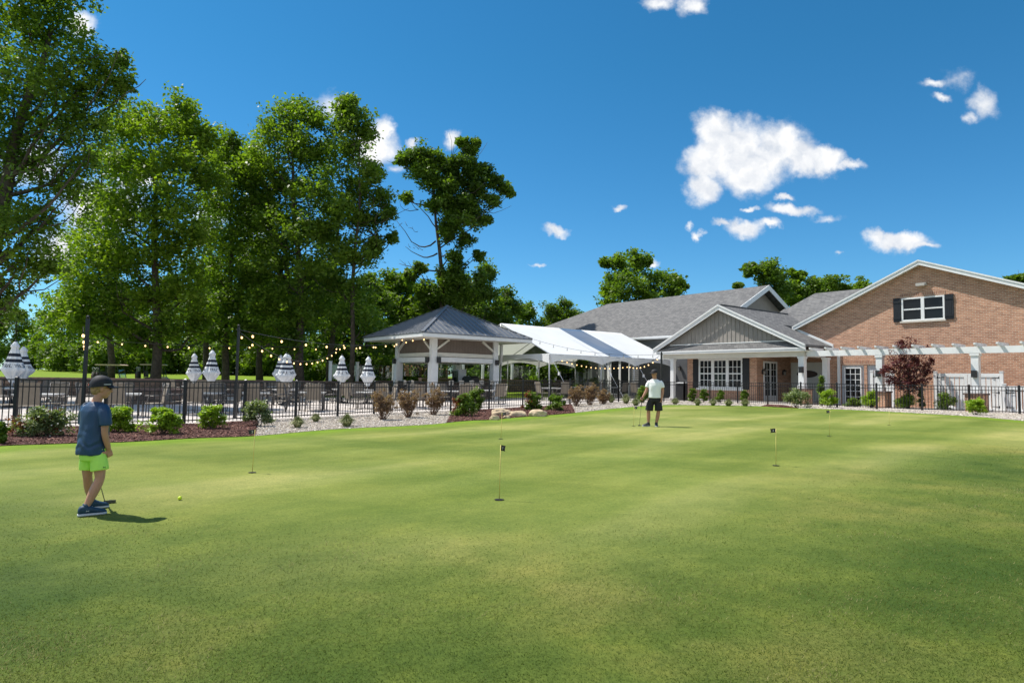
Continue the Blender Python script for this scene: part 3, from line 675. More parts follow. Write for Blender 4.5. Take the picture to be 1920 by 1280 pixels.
# two lower roofs behind, between clubhouse and brick gable
a1_, z1_ = W(1471, 579, 47); a2_, z2_ = W(1560, 575, 47)
f = MB().slab([(a1_, 40.5, 4.4), (a2_ + 2, 40.5, 4.4), (a2_ + 2, 47, z1_), (a1_, 47, z1_)], (0, 0, -.15)); CH.build(f, 'rear_roof', M_ROOF)
a1_, z1_ = W(1528, 550, 46); 
f = MB().slab([(a1_ - 2.2, 40.6, z1_ - 3.0), (a1_ + 6, 40.6, z1_ - 3.0), (a1_ + 6, 46, z1_), (a1_, 46, z1_)], (0, 0, -.15)).slab([(a1_ - 2.2, 40.6, z1_ - 3.001), (a1_, 46, z1_ - .001), (a1_ - 2.2, 51.4, z1_ - 3.001)], (0, 0, -.15)).slab([(a1_ - 2.2, 51.4, z1_ - 3.0), (a1_, 46.001, z1_), (a1_ + 6, 46.001, z1_), (a1_ + 6, 51.4, z1_ - 3.0)], (0, 0, -.15))
CH.build(f, 'rear_roof', M_ROOF)

# ---- brick building
BW = 37.7; BO = 37.38
BK = GF('brick_building', 'two storey tan brick building with low white trimmed gable', 'building', -14, 38, .15)
aT, zT = W(1722, 487, BO); al_, zl_ = W(1487, 612, BO); ar_, zr_ = W(1920, 531, BO)
sl, sr = (zT - zl_) / (aT - al_), (zT - zr_) / (ar_ - aT)
aEnd = aT + 11.5; zEnd = zT - sr * 11.5
f = MB().slab([(al_, BO, zl_), (aT, BO, zT), (aT, 54, zT), (al_, 54, zl_)], (0, 0, -.15)).slab([(aT + .001, BO, zT), (aEnd, BO, zEnd), (aEnd, 54, zEnd), (aT + .001, 54, zT)], (0, 0, -.15))
BK.build(f, 'roof', M_ROOF)
f = MB()
for ae, ze in ((al_, zl_), (aEnd, zEnd)):
    f.slab([(ae, BO - .002, ze - .02), (aT, BO - .002, zT - .02), (aT, BO - .002, zT - .27), (ae, BO - .002, ze - .27)], (0, -.05, 0))
    f.slab([(ae, BO - .054, ze + .0), (aT, BO - .054, zT + .0), (aT, BO - .054, zT - .08), (ae, BO - .054, ze - .08)], (0, -.03, 0))
BK.build(f, 'barge_board', M_WHITE)
f = MB()
for ae, ze, s in ((al_, zl_, 1), (aEnd, zEnd, -1)): f.slab([(ae, BO + .001, ze - .2), (aT, BO + .001, zT - .2), (aT, BW, zT - .2), (ae, BW, ze - .2)], (0, 0, -.03))
BK.build(f, 'soffit', M_CREAM)
aC, _ = W(1554, 700, BW); lo = 3.0
d0, zd1 = W(1577, 684, BW); d1, _ = W(1620, 684, BW); e0, _ = W(1625, 684, BW); e1, _ = W(1642, 684, BW); zdt = (W(1600, 684, BW)[1])
wx0, _ = W(1690.5, 580, BW); wx1, _ = W(1771.5, 580, BW); wz1 = W(1732, 556, BW)[1]; wz0 = W(1732, 600.5, BW)[1]
x0_, zbase = al_ + .15, -.1
f = MB()
def gt(a): return (zT - sl * (aT - a) if a < aT else zT - sr * (a - aT)) - .24
# wall as vertical strips around the openings
def strip(a0, a1, z0, z1=None):
    if z1 is not None: f.box(a0, a1, BW, BW + .3, z0, z1)
    elif a0 < aT < a1: f.slab([(a0, BW, z0), (a1, BW, z0), (a1, BW, gt(a1)), (aT, BW, gt(aT)), (a0, BW, gt(a0))], (0, .3, 0))
    else: f.slab([(a0, BW, z0), (a1, BW, z0), (a1, BW, gt(a1)), (a0, BW, gt(a0))], (0, .3, 0))
strip(x0_, aC, lo); strip(aC, d0, zbase); strip(d0, d1, zdt); strip(d1, e0, zbase); strip(e0, e1, zdt); strip(e1, wx0, zbase); strip(wx0, wx1, zbase, wz0); strip(wx0, wx1, wz1); strip(wx1, aEnd - .4, zbase)
f.box(aC, aC + .3, BW + .3, 52, zbase, 3.5); f.box(aEnd - .7, aEnd - .4, BW + .3, 52, zbase, zEnd)
BK.build(f, 'brick_wall', M_BRICK)
M_SOLD = brickmat('soldier_brick', (.42, .22, .14), (.30, .14, .10), (.5, .42, .34), .085, .24, .012)
BK.build(MB().box(wx0 - .05, wx1 + .05, BW - .012, BW + .02, wz1 + .003, wz1 + .24), 'soldier_course', M_SOLD)
BK.build(MB().box(d0 - .05, e1 + .1, BW - .012, BW + .02, zdt + .003, zdt + .24), 'soldier_course', M_SOLD)
wm = (wx0 + wx1) / 2
win(BK, wx0, wm, wz0, wz1, BW + .03, 1, 1, .08); win(BK, wm, wx1, wz0, wz1, BW + .03, 1, 1, .08)
BK.build(MB().box(wx0 - .06, wx1 + .06, BW - .1, BW + .03, wz0 - .09, wz0 - .001), 'window_sill', M_LCAP)
shutter(BK, W(1675.5, 580, BW)[0], wx0 - .02, wz0 - .02, wz1 + .02, BW); shutter(BK, wx1 + .02, W(1789, 580, BW)[0], wz0 - .02, wz1 + .02, BW)
BK.build(MB().box(d0, d1, BW + .1, BW + .2, .1, zdt), 'door_surround', mat('pale_trim', (.50, .52, .55), .5))
win(BK, W(1583, 700, BW)[0], W(1615, 700, BW)[0], .3, zdt - .14, BW + .04, 3, 6, .06, 'glazed_door', False)
BK.build(MB().box(e0, e1, BW + .08, BW + .18, .1, zdt).box(e0 + .15, e1 - .05, BW + .04, BW + .079, .4, zdt - .4), 'door', mat('pale_trim', (.50, .52, .55), .5))
BK.build(MB().box(W(1571.5, 700, BW)[0], W(1576, 700, BW)[0], BW - .1, BW - .003, .1, zE - .2), 'downspout', M_WHITE)
fa, fz = W(1727, 533, BW - .15); BK.build(MB().box(fa - .24, fa + .24, BW - .24, BW - .001, fz - .07, fz + .07).box(fa - .2, fa + .2, BW - .29, BW - .241, fz - .09, fz + .04), 'flood_light', mat('lamp_grey', (.42, .40, .37), .5))

# ---- pergola
PG = GF('pergola', 'long white pergola in front of the brick wall on brick piers', 'pergola', -14, 35, .15)
pb = 35.0; ps, pz1 = W(1513, 653.5, pb); pe = W(1990, 650, pb)[0] + 1.5; pz1 = W(1722, 652.5, pb)[1]; pz0 = pz1 - .3
PG.build(MB().box(ps, pe, pb - .05, pb + .05, pz0, pz1).box(ps, pe, pb + .27, pb + .33, pz0, pz1), 'beam', M_WHITE)
ra = W(1557, 650, pb)[0] - .88 * 1
while ra < pe - .1:
    f = MB(); f.slab([(ra - .045, pb - .55, pz1 + .08), (ra - .045, pb - .42, pz1 + .004), (ra - .045, pb + .9, pz1 + .004), (ra - .045, pb + .9, pz1 + .16), (ra - .045, pb - .55, pz1 + .16)], (.09, 0, 0))
    PG.build(f, 'rafter', M_WHITE); ra += .86
for px in (1650.5, 1830, 2030):
    a_, _ = W(px, 700, pb + .14); 
    o_ = pier(PG, a_, pb + .14, .72, .98); column(PG, a_, pb + .14, .30, 1.061, pz0 - .002, 'post')
    if px < 2000: z_ = 1.95; PG.build(MB().box(a_ - .10, a_ + .10, pb - .2, pb - .02, z_ - .16, z_ + .16), 'speaker', M_BLACK)

# ---- white vinyl gates
def vgate(name, label, pxs, pyt, b, leaves):
    a0 = W(pxs[0], pyt, b)[0]; a1 = W(pxs[1], pyt, b)[0]; zt_ = W(sum(pxs) / 2, pyt, b)[1]
    g_ = GF(name, label, 'gate', a0, b, .15, None); z0_ = .2
    for a in (a0, a1): g_.build(MB().box(a - .07, a + .07, b - .07, b + .07, .1, zt_ + .04).box(a - .085, a + .085, b - .085, b + .085, zt_ + .041, zt_ + .09), 'gate_post', M_WHITE)
    w = (a1 - a0 - .16) / leaves
    for i in range(leaves):
        x0 = a0 + .08 + i * w + .01; x1 = x0 + w - .02; f = MB()
        f.box(x0, x0 + .13, b - .03, b + .03, z0_, zt_ - .02).box(x1 - .13, x1, b - .03, b + .03, z0_, zt_ - .02).box(x0 + .13, x1 - .13, b - .03, b + .03, zt_ - .2, zt_ - .02).box(x0 + .13, x1 - .13, b - .03, b + .03, z0_, z0_ + .14)
        n_ = max(3, int((x1 - x0 - .26) / .2)); s = (x1 - x0 - .26) / n_
        for k in range(n_): f.box(x0 + .13 + k * s + .012, x0 + .13 + (k + 1) * s - .022, b + .0, b + .022, z0_ + .14, zt_ - .2)
        l_ = g_.build(f, 'gate_leaf', M_WHITE)
        hx = x0 if i == 0 else x1; s_ = 1 if i == 0 else -1
        for z in (zt_ - .22, z0_ + .9, z0_ + .22): g_.build(MB().box(min(hx, hx + s_ * .3), max(hx, hx + s_ * .3), b - .045, b - .031, z - .014, z + .014).box(hx - .03, hx + .03, b - .047, b - .032, z - .05, z + .05), 'hinge', M_BLACK, l_)
vgate('vinyl_gate', 'tall white double gate behind the pergola post at the right', (1754, 1878), 699, 36.9, 2)
vgate('vinyl_gate', 'lower white panel gate at the far right edge', (1883, 1990), 723, 36.75, 2)
vgate('vinyl_gate', 'narrow white gate half hidden behind the red maple', (1635, 1674), 698, 36.9, 1)
# ------------------------------------------------------------------ pavilion (gazebo bar)
C = (-36.75, 22.2)
PV = GF('pavilion', 'open bar pavilion with dark metal hip roof and white posts', 'pavilion', C[0], C[1], 0)
he = 4.1; ze = 4.0; za = 6.13
def cpt(i, r, z): s = [(1, -1), (1, 1), (-1, 1), (-1, -1)][i % 4]; return Vector((C[0] + s[0] * r, C[1] + s[1] * r, z))
f = MB()
for i in range(4): f.slab([cpt(i, he, ze), cpt(i + 1, he, ze), (C[0], C[1], za)], (0, 0, -.06))
rf = PV.build(f, 'roof', M_TIN)
M_RIB = mat('seam_metal', (.24, .25, .27), .35, metal=.25, spec=.5)
f = MB()
for i in range(4):
    A, B = cpt(i, he, ze), cpt(i + 1, he, ze); T = Vector((C[0], C[1], za)); n_ = 20
    mid = (A + B) / 2
    for k in range(1, n_):
        t = k / n_; p = A.lerp(B, t); r = 1 - abs(2 * t - 1); q = p + (T - mid) * r
        nr = (B - A).cross(T - A).normalized(); nr = nr if nr.z > 0 else -nr
        f.bar(p + nr * .02, q + nr * .02, .035, .045, up=nr)
PV.build(f, 'standing_seam', M_RIB, rf)
f = MB()
for i in range(4): f.bar(cpt(i, he, ze + .03), (C[0], C[1], za + .04), .2, .03)
f.ell((C[0], C[1], za + .03), (.14, .14, .07)); PV.build(f, 'ridge_cap', M_TIN, rf)
f = MB(); h = he - .02
for i, (x0, x1, y0, y1) in enumerate(((-h, h, -h, -h + .04), (-h, h, h - .04, h), (-h, -h + .04, -h + .04, h - .04), (h - .04, h, -h + .04, h - .04))):
    f.box(C[0] + x0, C[0] + x1, C[1] + y0, C[1] + y1, ze - .27, ze - .062)
PV.build(f, 'fascia', M_WHITE)
PV.build(MB().box(C[0] - h + .05, C[0] + h - .05, C[1] - h + .05, C[1] + h - .05, ze - .25, ze - .2), 'soffit', M_CREAM)
hp = 2.32; zs0, zs1 = 2.92, ze - .251
for i in range(4):
    p = cpt(i, hp, 0)
    f = MB().box(p.x - .18, p.x + .18, p.y - .18, p.y + .18, 2.35, ze - .252).box(p.x - .23, p.x + .23, p.y - .23, p.y + .23, -.05, 2.35)
    f.box(p.x - .29, p.x + .29, p.y - .29, p.y + .29, -.05, .25)
    PV.build(f, 'post', M_CREAM if 0 else M_WHITE)
f = MB(); g = MB(); b_ = MB(); s_ = MB(); lo_ = MB(); bt = MB()
for i in range(4):
    A, B = cpt(i, hp, 0), cpt(i + 1, hp, 0); d = (B - A).normalized(); A2, B2 = A + d * .181, B - d * .181
    A3, B3 = A + d * .231, B - d * .231
    f.bar(A2 + Vector((0, 0, (zs0 + zs1) / 2)), B2 + Vector((0, 0, (zs0 + zs1) / 2)), .06, zs1 - zs0)
    L_ = (B2 - A2).length; k = .15
    nrm = d.cross(Vector((0, 0, 1)))
    while k < L_: bt.bar(A2 + d * k + nrm * .035 + Vector((0, 0, zs0)), A2 + d * k + nrm * .035 + Vector((0, 0, zs1)), .03, .012, up=nrm); k += .22
    g.bar(A2 + Vector((0, 0, 2.8)), B2 + Vector((0, 0, 2.8)), .16, .235); s_.bar(A3 + nrm * .0 + Vector((0, 0, 2.5)), B3 + Vector((0, 0, 2.5)), .3, .28)
    s_.bar(A3 + Vector((0, 0, 2.34)), B3 + Vector((0, 0, 2.34)), .1, .035)
    for P, e in ((A, d), (B, -d)):
        for q in (nrm * .0,):
            b_.bar(P + e * .17 + nrm * .1 + Vector((0, 0, 3.12)), P + e * 1.05 + nrm * .1 + Vector((0, 0, ze - .27)), .12, .12)
f.add(bt.v, bt.f); PV.build(f, 'upper_wall', M_BROWN)
PV.build(g, 'beam', M_CREAM); PV.build(s_, 'shutter_box', M_WHITE); PV.build(b_, 'brace', M_CREAM)
f = MB(); g = MB()
for i in range(4):
    A, B = cpt(i, hp, .5), cpt(i + 1, hp, .5); d = (B - A).normalized()
    f.bar(A + d * .24, B - d * .24, .25, 1.1); g.bar(A + d * .24 + Vector((0, 0, .585)), B - d * .24 + Vector((0, 0, .585)), .62, .06)
PV.build(f, 'bar_wall', M_STONE); PV.build(g, 'counter', mat('dark_counter', (.05, .035, .03), .3))
for (da, db, z) in ((.02, -.30, 2.62), (.30, .03, 2.62)):
    p = cpt(0, hp, 0)
    x, y = p.x + (da if da > .1 else 0), p.y + (db if db < -.1 else 0)
    PV.build(MB().box(x - .1 + (.02 if da > .1 else -.22), x + .1 + (.02 if da > .1 else -.22), y - .1 + (.22 if da > .1 else 0), y + .1 + (.22 if da > .1 else 0), z - .36, z + .0), 'speaker', M_BLACK)
for i, dx in ((3, -.3), (1, .3)):
    p = cpt(i, hp, 0); PV.build(MB().box(p.x + .24 if dx > 0 else p.x - .1, p.x + .42 if dx > 0 else p.x + .1, p.y - .12 if dx > 0 else p.y - .42, p.y + .08 if dx > 0 else p.y - .24, 2.25, 2.58), 'speaker', M_BLACK)
# shelving with bottles at the middle of the bar, a hooded grill
o = tag(None or GF('back_bar', 'pale back bar cabinet standing inside the pavilion', 'cabinet', C[0] - .6, C[1] + .6).root)
bb = GF('drinks_cooler', 'tall dark cooler standing inside the pavilion bar', 'cooler', C[0] + .2, C[1] + 1.0)
bpy.data.objects.remove(o)
bb.build(MB().box(C[0] - .3, C[0] + .5, C[1] + .7, C[1] + 1.3, 0, 1.95), 'cabinet', M_WHITE); bb.build(MB().box(C[0] - .24, C[0] + .44, C[1] + .66, C[1] + .698, .2, 1.85), 'glass_door', M_GLASS)
gr = GF('grill', 'black hooded grill behind the pavilion counter', 'grill', C[0] + 1.2, C[1] + 1.2)
gr.build(MB().box(C[0] + .6, C[0] + 1.8, C[1] + .9, C[1] + 1.5, 0, 1.1), 'cabinet', M_DARK)
f = MB(); pr = [(-.6, 1.101), (-.6, 1.35), (-.35, 1.5), (.35, 1.5), (.6, 1.35), (.6, 1.101)]
f.slab([(C[0] + 1.2 + x, C[1] + .92, z) for x, z in pr], (0, .56, 0)); gr.build(f, 'hood', M_BLACK)

# ------------------------------------------------------------------ frame tent
TN = GF('frame_tent', 'big white frame tent beside the pavilion with one clear roof strip', 'tent', -36.7, 32, .1)
ta0, ta1, tr_ = -42.1, -31.3, -36.7; tb0, tb1 = 26.6, 38.9; tze, tzr = W(1027, 664, 30)[1], 5.3
tze = 3.03
cuts = [tb0, 32.1, 34.4, tb1]
def roofpt(a, b): return (a, b, tzr - (tzr - tze) * abs(a - tr_) / 5.4)
def sag(a, b):     # gentle pull between frame ribs
    t = abs(a - tr_) / 5.4; fr = (b - tb0) / (tb1 - tb0) * 3
    return -.05 * math.sin(math.pi * (fr % 1)) ** 2 * math.sin(math.pi * t)
def tpanel(b0, b1):
    f = MB(); nb = max(2, int((b1 - b0) / .35)); na = 24; vs = []
    for i in range(nb + 1):
        b = b0 + (b1 - b0) * i / nb
        for j in range(na + 1):
            a = ta0 + (ta1 - ta0) * j / na; p = roofpt(a, b); vs.append((p[0], p[1], p[2] + sag(a, b)))
    fs = [(i * (na + 1) + j, i * (na + 1) + j + 1, (i + 1) * (na + 1) + j + 1, (i + 1) * (na + 1) + j) for i in range(nb) for j in range(na)]
    f.add(vs, fs); return f
for b0, b1, m in ((cuts[0], cuts[1], M_TENT), (cuts[2], cuts[3], M_TENT), (cuts[1], cuts[2], M_CLEAR)):
    TN.build(tpanel(b0, b1), 'roof_panel' if m is M_TENT else 'clear_roof_panel', m, None, True)
def valance(p, q, n_, out):
    p, q = Vector(p), Vector(q); f = MB(); N = n_ * 12; vs = []
    for i in range(N + 1):
        t = i / N; c = p.lerp(q, t); u_ = (t * n_) % 1 if i < N else 1; arch = math.sin(math.pi * (t * n_ - math.floor(min(t * n_, n_ - 1e-6))))
        lowz = -.62 + .34 * arch ** .8
        vs += [c, c + Vector(out) * (.04 + .03 * math.sin(i * 1.7)) + Vector((0, 0, lowz))]
    fs = [(2 * i, 2 * i + 1, 2 * i + 3, 2 * i + 2) for i in range(N)]
    return f.add(vs, fs)
pbs = [tb0 + .05, 31.3, 34.6, tb1 - .1]
for i in range(3): TN.build(valance((ta1 + .01, pbs[i], tze), (ta1 + .01, pbs[i + 1], tze), 1, (1, 0, 0)), 'valance', M_TENT, None, True)
for i in range(2): TN.build(valance((ta1 - i * 5.4, tb0 - .01, tze), (ta1 - (i + 1) * 5.4, tb0 - .01, tze), 1, (0, -1, 0)), 'valance', M_TENT, None, True)
TN.build(valance((ta0 - .01, tb0, tze), (ta0 - .01, tb1, tze), 3, (-1, 0, 0)), 'valance', M_TENT, None, True)
M_ALU = mat('aluminium', (.55, .56, .58), .4, metal=.6)
def pole(a, b, z1=3.0): return TN.build(MB().tube([(a, b, gz(*G(a, b).xy)), (a, b, z1)], .045, 8), 'tent_pole', M_ALU, None, True)
for b in pbs: pole(ta1 - .05, b); pole(ta0 + .05, b)
pole(tr_, tb0 + .05)
f = MB()
for b in pbs:
    f.tube([(ta1, b, tze - .03), (tr_, b, tzr - .06), (ta0, b, tze - .03)], .04, 6)
for a, z in ((ta1, tze), (tr_, tzr), (ta0, tze)): f.tube([(a - .02, tb0, z - .06), (a - .02, tb1, z - .06)], .04, 6)
f.tube([(ta0, tb0 + .03, tze - .06), (ta1, tb0 + .03, tze - .06)], .04, 6); f.tube([(tr_, tb0 + .03, tze - .06), (tr_, tb0 + .03, tzr - .06)], .04, 6)
TN.build(f, 'frame_tube', M_ALU, None, True)
for i, b in enumerate(pbs):
    top = Vector((ta1 + .02, b, tze - .12)); bot = Vector((ta1 + 1.5, b + .55, .12 + gz(*G(ta1 + 1.5, b).xy)))
    f = MB().bar(top, bot, .05, .012); c = top.lerp(bot, .42); f.box(c.x - .05, c.x + .05, c.y - .05, c.y + .05, c.z - .16, c.z + .05)
    TN.build(f, 'guy_strap', M_CANVAS)
# rolled side curtain standing by the pavilion corner and end-gable straps
a_, z_ = W(940, 645, 25.9)
RC = GF('rolled_awning_post', 'thin white striped pole standing between pavilion and tent', 'pole', a_, 25.9)
RC.build(MB().tube([(a_, 25.9, gz(*G(a_, 25.9).xy)), (a_, 25.9, z_ - 1.4)], .045, 8), 'pole', M_ALU, None, True)
RC.build(MB().tube([(a_, 25.9, z_ - 1.4), (a_, 25.9, z_ - .2), (a_, 25.9, z_)], [.10, .13, .10], 10), 'rolled_cloth', M_CANVAS, None, True)

# ------------------------------------------------------------------ stone patio wall, windscreen posts, fence
SW = GF('stone_wall', 'low brown stone wall with thick cap along the back of the patio', 'wall', -43.4, 10)
f = MB(); c = MB(); segs = [(-6, 20.5, 1.0), (20.5, 24, 1.1), (24, 39.8, 1.35)]
for b0, b1, zt_ in segs:
    f.box(-43.7, -43.25, b0 + .001, b1, -.4, zt_ - .1); c.box(-43.78, -43.17, b0 + .001, b1, zt_ - .098, zt_)
SW.build(f, 'wall_body', M_STONE); SW.build(c, 'wall_cap', M_CAP)
M_SCRN = mat('wind_glass', (.03, .045, .04), .08, spec=.6)
WS = GF('windscreen', 'row of white posts holding clear glass panels on the patio wall', 'windscreen', -43.45, 24)
prev = None
M_PANE = bpy.data.materials.new('clear_glass'); M_PANE.use_nodes = True
_n = M_PANE.node_tree; _p = _n.nodes['Principled BSDF']; _o = _n.nodes['Material Output']; _t = _n.nodes.new('ShaderNodeBsdfTransparent'); _g = _n.nodes.new('ShaderNodeBsdfGlossy'); _g.inputs['Roughness'].default_value = .02; _m = _n.nodes.new('ShaderNodeMixShader')
_t.inputs['Color'].default_value = (.82, .87, .84, 1); _m.inputs[0].default_value = .1; _n.links.new(_t.outputs[0], _m.inputs[1]); _n.links.new(_g.outputs[0], _m.inputs[2]); _n.links.new(_m.outputs[0], _o.inputs['Surface'])
for i, px in enumerate((619, 669.5, 738, 806, 868, 905, 960, 1008, 1041, 1082)):
    b, _ = WA(px, 700, -43.45); zb = 1.0 if b < 20.5 else (1.1 if b < 24 else 1.35); zt_ = 2.35 + (.25 if b > 24 else 0)
    WS.build(MB().box(-43.53, -43.37, b - .09, b + .09, zb + .001, zt_).box(-43.55, -43.35, b - .11, b + .11, zt_ + .001, zt_ + .05), 'screen_post', M_WHITE)
    if prev is not None:
        WS.build(MB().box(-43.455, -43.445, prev + .1, b - .1, zb + .1, zt_ - .1), 'glass_panel', M_PANE)
    prev = b

def fence(pts, label, gate=None):
    root = empty('metal_fence', pts[0], label, 'fence', 'black metal picket fences'); inv = root.location.copy(); H = 1.2
    L_ = [0]
    for i in range(len(pts) - 1): L_.append(L_[-1] + (pts[i + 1] - pts[i]).length)
    def P(s):
        for i in range(len(pts) - 1):
            if s <= L_[i + 1] + 1e-6: t = (s - L_[i]) / (L_[i + 1] - L_[i]); q = pts[i].lerp(pts[i + 1], t); return Vector((q.x, q.y, gz(q.x, q.y)))
        return pts[-1].copy()
    n_ = max(1, round(L_[-1] / 1.85)); st = L_[-1] / n_
    for k in range(n_ + 1):
        p = P(k * st) - inv; f = MB().box(p.x - .035, p.x + .035, p.y - .035, p.y + .035, p.z - .1, p.z + H + .03); f.add([(p.x - .042, p.y - .042, p.z + H + .031), (p.x + .042, p.y - .042, p.z + H + .031), (p.x + .042, p.y + .042, p.z + H + .031), (p.x - .042, p.y + .042, p.z + H + .031), (p.x, p.y, p.z + H + .07)], [(0, 1, 4), (1, 2, 4), (2, 3, 4), (3, 0, 4), (3, 2, 1, 0)])
        f.build('fence_post', M_BLACK, root)
        if k < n_:
            q = P((k + 1) * st) - inv; f = MB(); d = (q - p); d.z = 0; d.normalize()
            for h in (H - .02, H - .19, .11): f.bar(p + d * .035 + Vector((0, 0, h)), q - d * .035 + Vector((0, 0, h)), .032, .03)
            m_ = int(st / .125)
            for j in range(1, m_ + 1):
                c = p.lerp(q, j / (m_ + 1)); f.bar(c + Vector((0, 0, .05)), c + Vector((0, 0, H - .036)), .017)
            f.build('picket_panel', M_BLACK, root)
fence(FP[:8], 'black metal picket fence running along the patio from the left edge to the tent')
fence(FP[7:9], 'black metal picket fence in front of the tent right end, behind the man')
fence(FP[8:], 'black metal picket fence in front of the clubhouse and brick wall')
# ------------------------------------------------------------------ trees
M_L1 = leafmat('leaf_mid_green', (.048, .100, .014), (.225, .335, .036), .5)
M_L2 = leafmat('leaf_dark_green', (.042, .088, .015), (.195, .295, .038), .48)
M_L3 = leafmat('leaf_yellow_green', (.055, .12, .012), (.27, .38, .035), .5)
def leaves(centers, radii, per, size, rs, flat=.95, sub=.5, up=.35):
    """clusters of leaf cards: each blob gets sub-clusters, each sub-cluster a handful of leaves"""
    P = []; c_id = []
    for c, R in zip(centers, radii):
        s = min(sub, R * .6); n_ = int(2.6 * (R / s) ** 2 + 3)
        d = rs.normal(size=(n_, 3)); d /= np.linalg.norm(d, axis=1)[:, None]
        q = d * (R * rs.random((n_, 1)) ** .5 * (1 + .45 * (rs.random((n_, 1)) > .8))) * np.array([1, 1, flat]) + np.array(c); ssz = s * rs.uniform(.5, 1.25, n_)
        for k in range(n_):
            m_ = max(4, int(per * rs.uniform(.7, 1.3) * (ssz[k] / s) ** 2)); e = np.clip(rs.normal(size=(m_, 3)), -1.7, 1.7) * ssz[k] * np.array([.55, .55, .42])
            P.append(q[k] + e); c_id.append(np.full(m_, rs.random()))
    P = np.concatenate(P); cid = np.concatenate(c_id); n_ = len(P)
    a = rs.normal(size=(n_, 3)); a[:, 2] *= .5; a /= np.linalg.norm(a, axis=1)[:, None]
    nrm = rs.normal(size=(n_, 3)); nrm[:, 2] = np.abs(nrm[:, 2]) + up; b = np.cross(nrm, a); b /= np.linalg.norm(b, axis=1)[:, None] + 1e-9
    s = size * rs.uniform(.45, 1.55, (n_, 1)); droop = np.array([0, 0, -1]) * s * .18
    V = np.stack([P - a * s * .5, P + b * s * .33, P + a * s * .5 + droop, P - b * s * .33], 1).reshape(-1, 3)
    return V, np.clip(.25 + .35 * cid + rs.normal(0, .2, n_) , 0, 1)
def limb(mb, p, q, r0, r1, rs, wob_=.12, n_=6):
    p = Vector(p); q = Vector(q); L_ = (q - p).length; pts = []; rr = []
    o1 = Vector(rs.normal(size=3)) * L_ * wob_
    for i in range(n_ + 1):
        t = i / n_; c = p.lerp(q, t); c.z += -L_ * .10 * math.sin(math.pi * t); c += o1 * math.sin(math.pi * t) + Vector(rs.normal(size=3)) * L_ * .015 * (0 < i < n_)
        pts.append(c); rr.append(r0 + (r1 - r0) * t)
    mb.tube(pts, rr, 6)
def tree_px(name, label, px, Y, tr, blobs, m, per=60, size=.21, seed=1, group=None, depth=1.0, copies=3, dead=(), trunk_top=None, sub=.55, fork=None, extra=(), rm=1.14):
    rs = np.random.default_rng(seed); base = gat(px, Y); org = Vector(base)
    root = empty(name, org, label, 'tree', group)
    cs, rr = [], []; tops = []
    for (bx, by, br) in blobs:
        R = br * Y / F * rm
        for k in range(copies):
            off = rs.uniform(-1, 1) * depth * min(R * 1.5, 3.2) if k else rs.uniform(-.5, .5) * R
            c = at(bx, by, Y + off); sc_ = Y / (Y + off)
            c = Vector((c.x, c.y, c.z)) - org; cs.append(tuple(c)); rr.append(R * (1.0 if k == 0 else .85))
        tops.append(Vector(cs[-copies]))
    V, rnd = leaves(cs, rr, per, size, rs, sub=sub)
    npmesh('crown', V, 4, m, root, rnd)
    f = MB(); zt = max(c[2] for c in cs); tt = trunk_top or (px, 0)
    top = Vector((np.mean([c[0] for c in cs]), 0, zt * .86)) if trunk_top is None else at(*trunk_top, Y) - org
    pts = []; N = 9
    for i in range(N + 1):
        t = i / N; pts.append(Vector((top.x * t ** 1.6 + .12 * math.sin(i * 1.3 + seed) * (i > 0), .1 * math.sin(i * 2.1 + seed), top.z * t)))
    pts[0].z = -.3
    rad = [tr * (1.25 if i == 0 else 1) * (1 - .8 * i / N) for i in range(N + 1)]
    f.tube(pts, rad, 10)
    def on_trunk(z):
        z = max(.2, min(z, top.z)); 
        for i in range(N):
            if pts[i + 1].z >= z: t = (z - pts[i].z) / (pts[i + 1].z - pts[i].z); return pts[i].lerp(pts[i + 1], t), rad[i] + (rad[i + 1] - rad[i]) * t
        return pts[-1], rad[-1]
    for c in tops:
        hd = math.hypot(c.x, c.y); z0 = c.z - .55 * hd - .8; z0 = max(z0, zt * .16)
        p0, r0 = on_trunk(z0); limb(f, p0, c, max(.035, r0 * .42), .02, rs)
        for k in range(2):
            q = c + Vector(rs.normal(size=3)) * .7; limb(f, p0.lerp(c, .6), q, .04, .012, rs, .1, 4)
    f.build('trunk', M_BARK, root, True)
    for (x0, y0, x1, y1) in dead:
        g = MB(); p0 = at(x0, y0, Y) - org; q0 = at(x1, y1, Y) - org; limb(g, p0, q0, .09, .02, rs, .08)
        for k in range(4): s_ = p0.lerp(q0, .45 + .13 * k); limb(g, s_, s_ + Vector((rs.uniform(-.9, -.2), rs.uniform(-.3, .3), rs.uniform(-.5, .6))), .03, .01, rs, .1, 4)
        g.build('bare_branch', M_BARK, root, True)
    return root
tree_px('oak_tree', 'huge dark leafed tree reaching out of the top left corner', -60, 30, .5,
    [(40,30,62),(105,55,58),(170,110,42),(205,125,32),(60,125,66),(145,170,56),(200,165,34),(226,110,14),(232,160,14),(20,200,66),(100,225,56),(175,225,40),(40,300,64),(118,318,50),(165,290,34),(10,395,58),(75,415,42),(130,365,40),(30,500,46),(70,470,34),(8,565,36),(-60,100,90),(-60,250,90),(-60,420,90),(-50,560,60),(50,-50,80),(125,-20,50),(-80,0,90),(90,505,18)],
    M_L1, 46, .17, 3, None, sub=.5, copies=2)
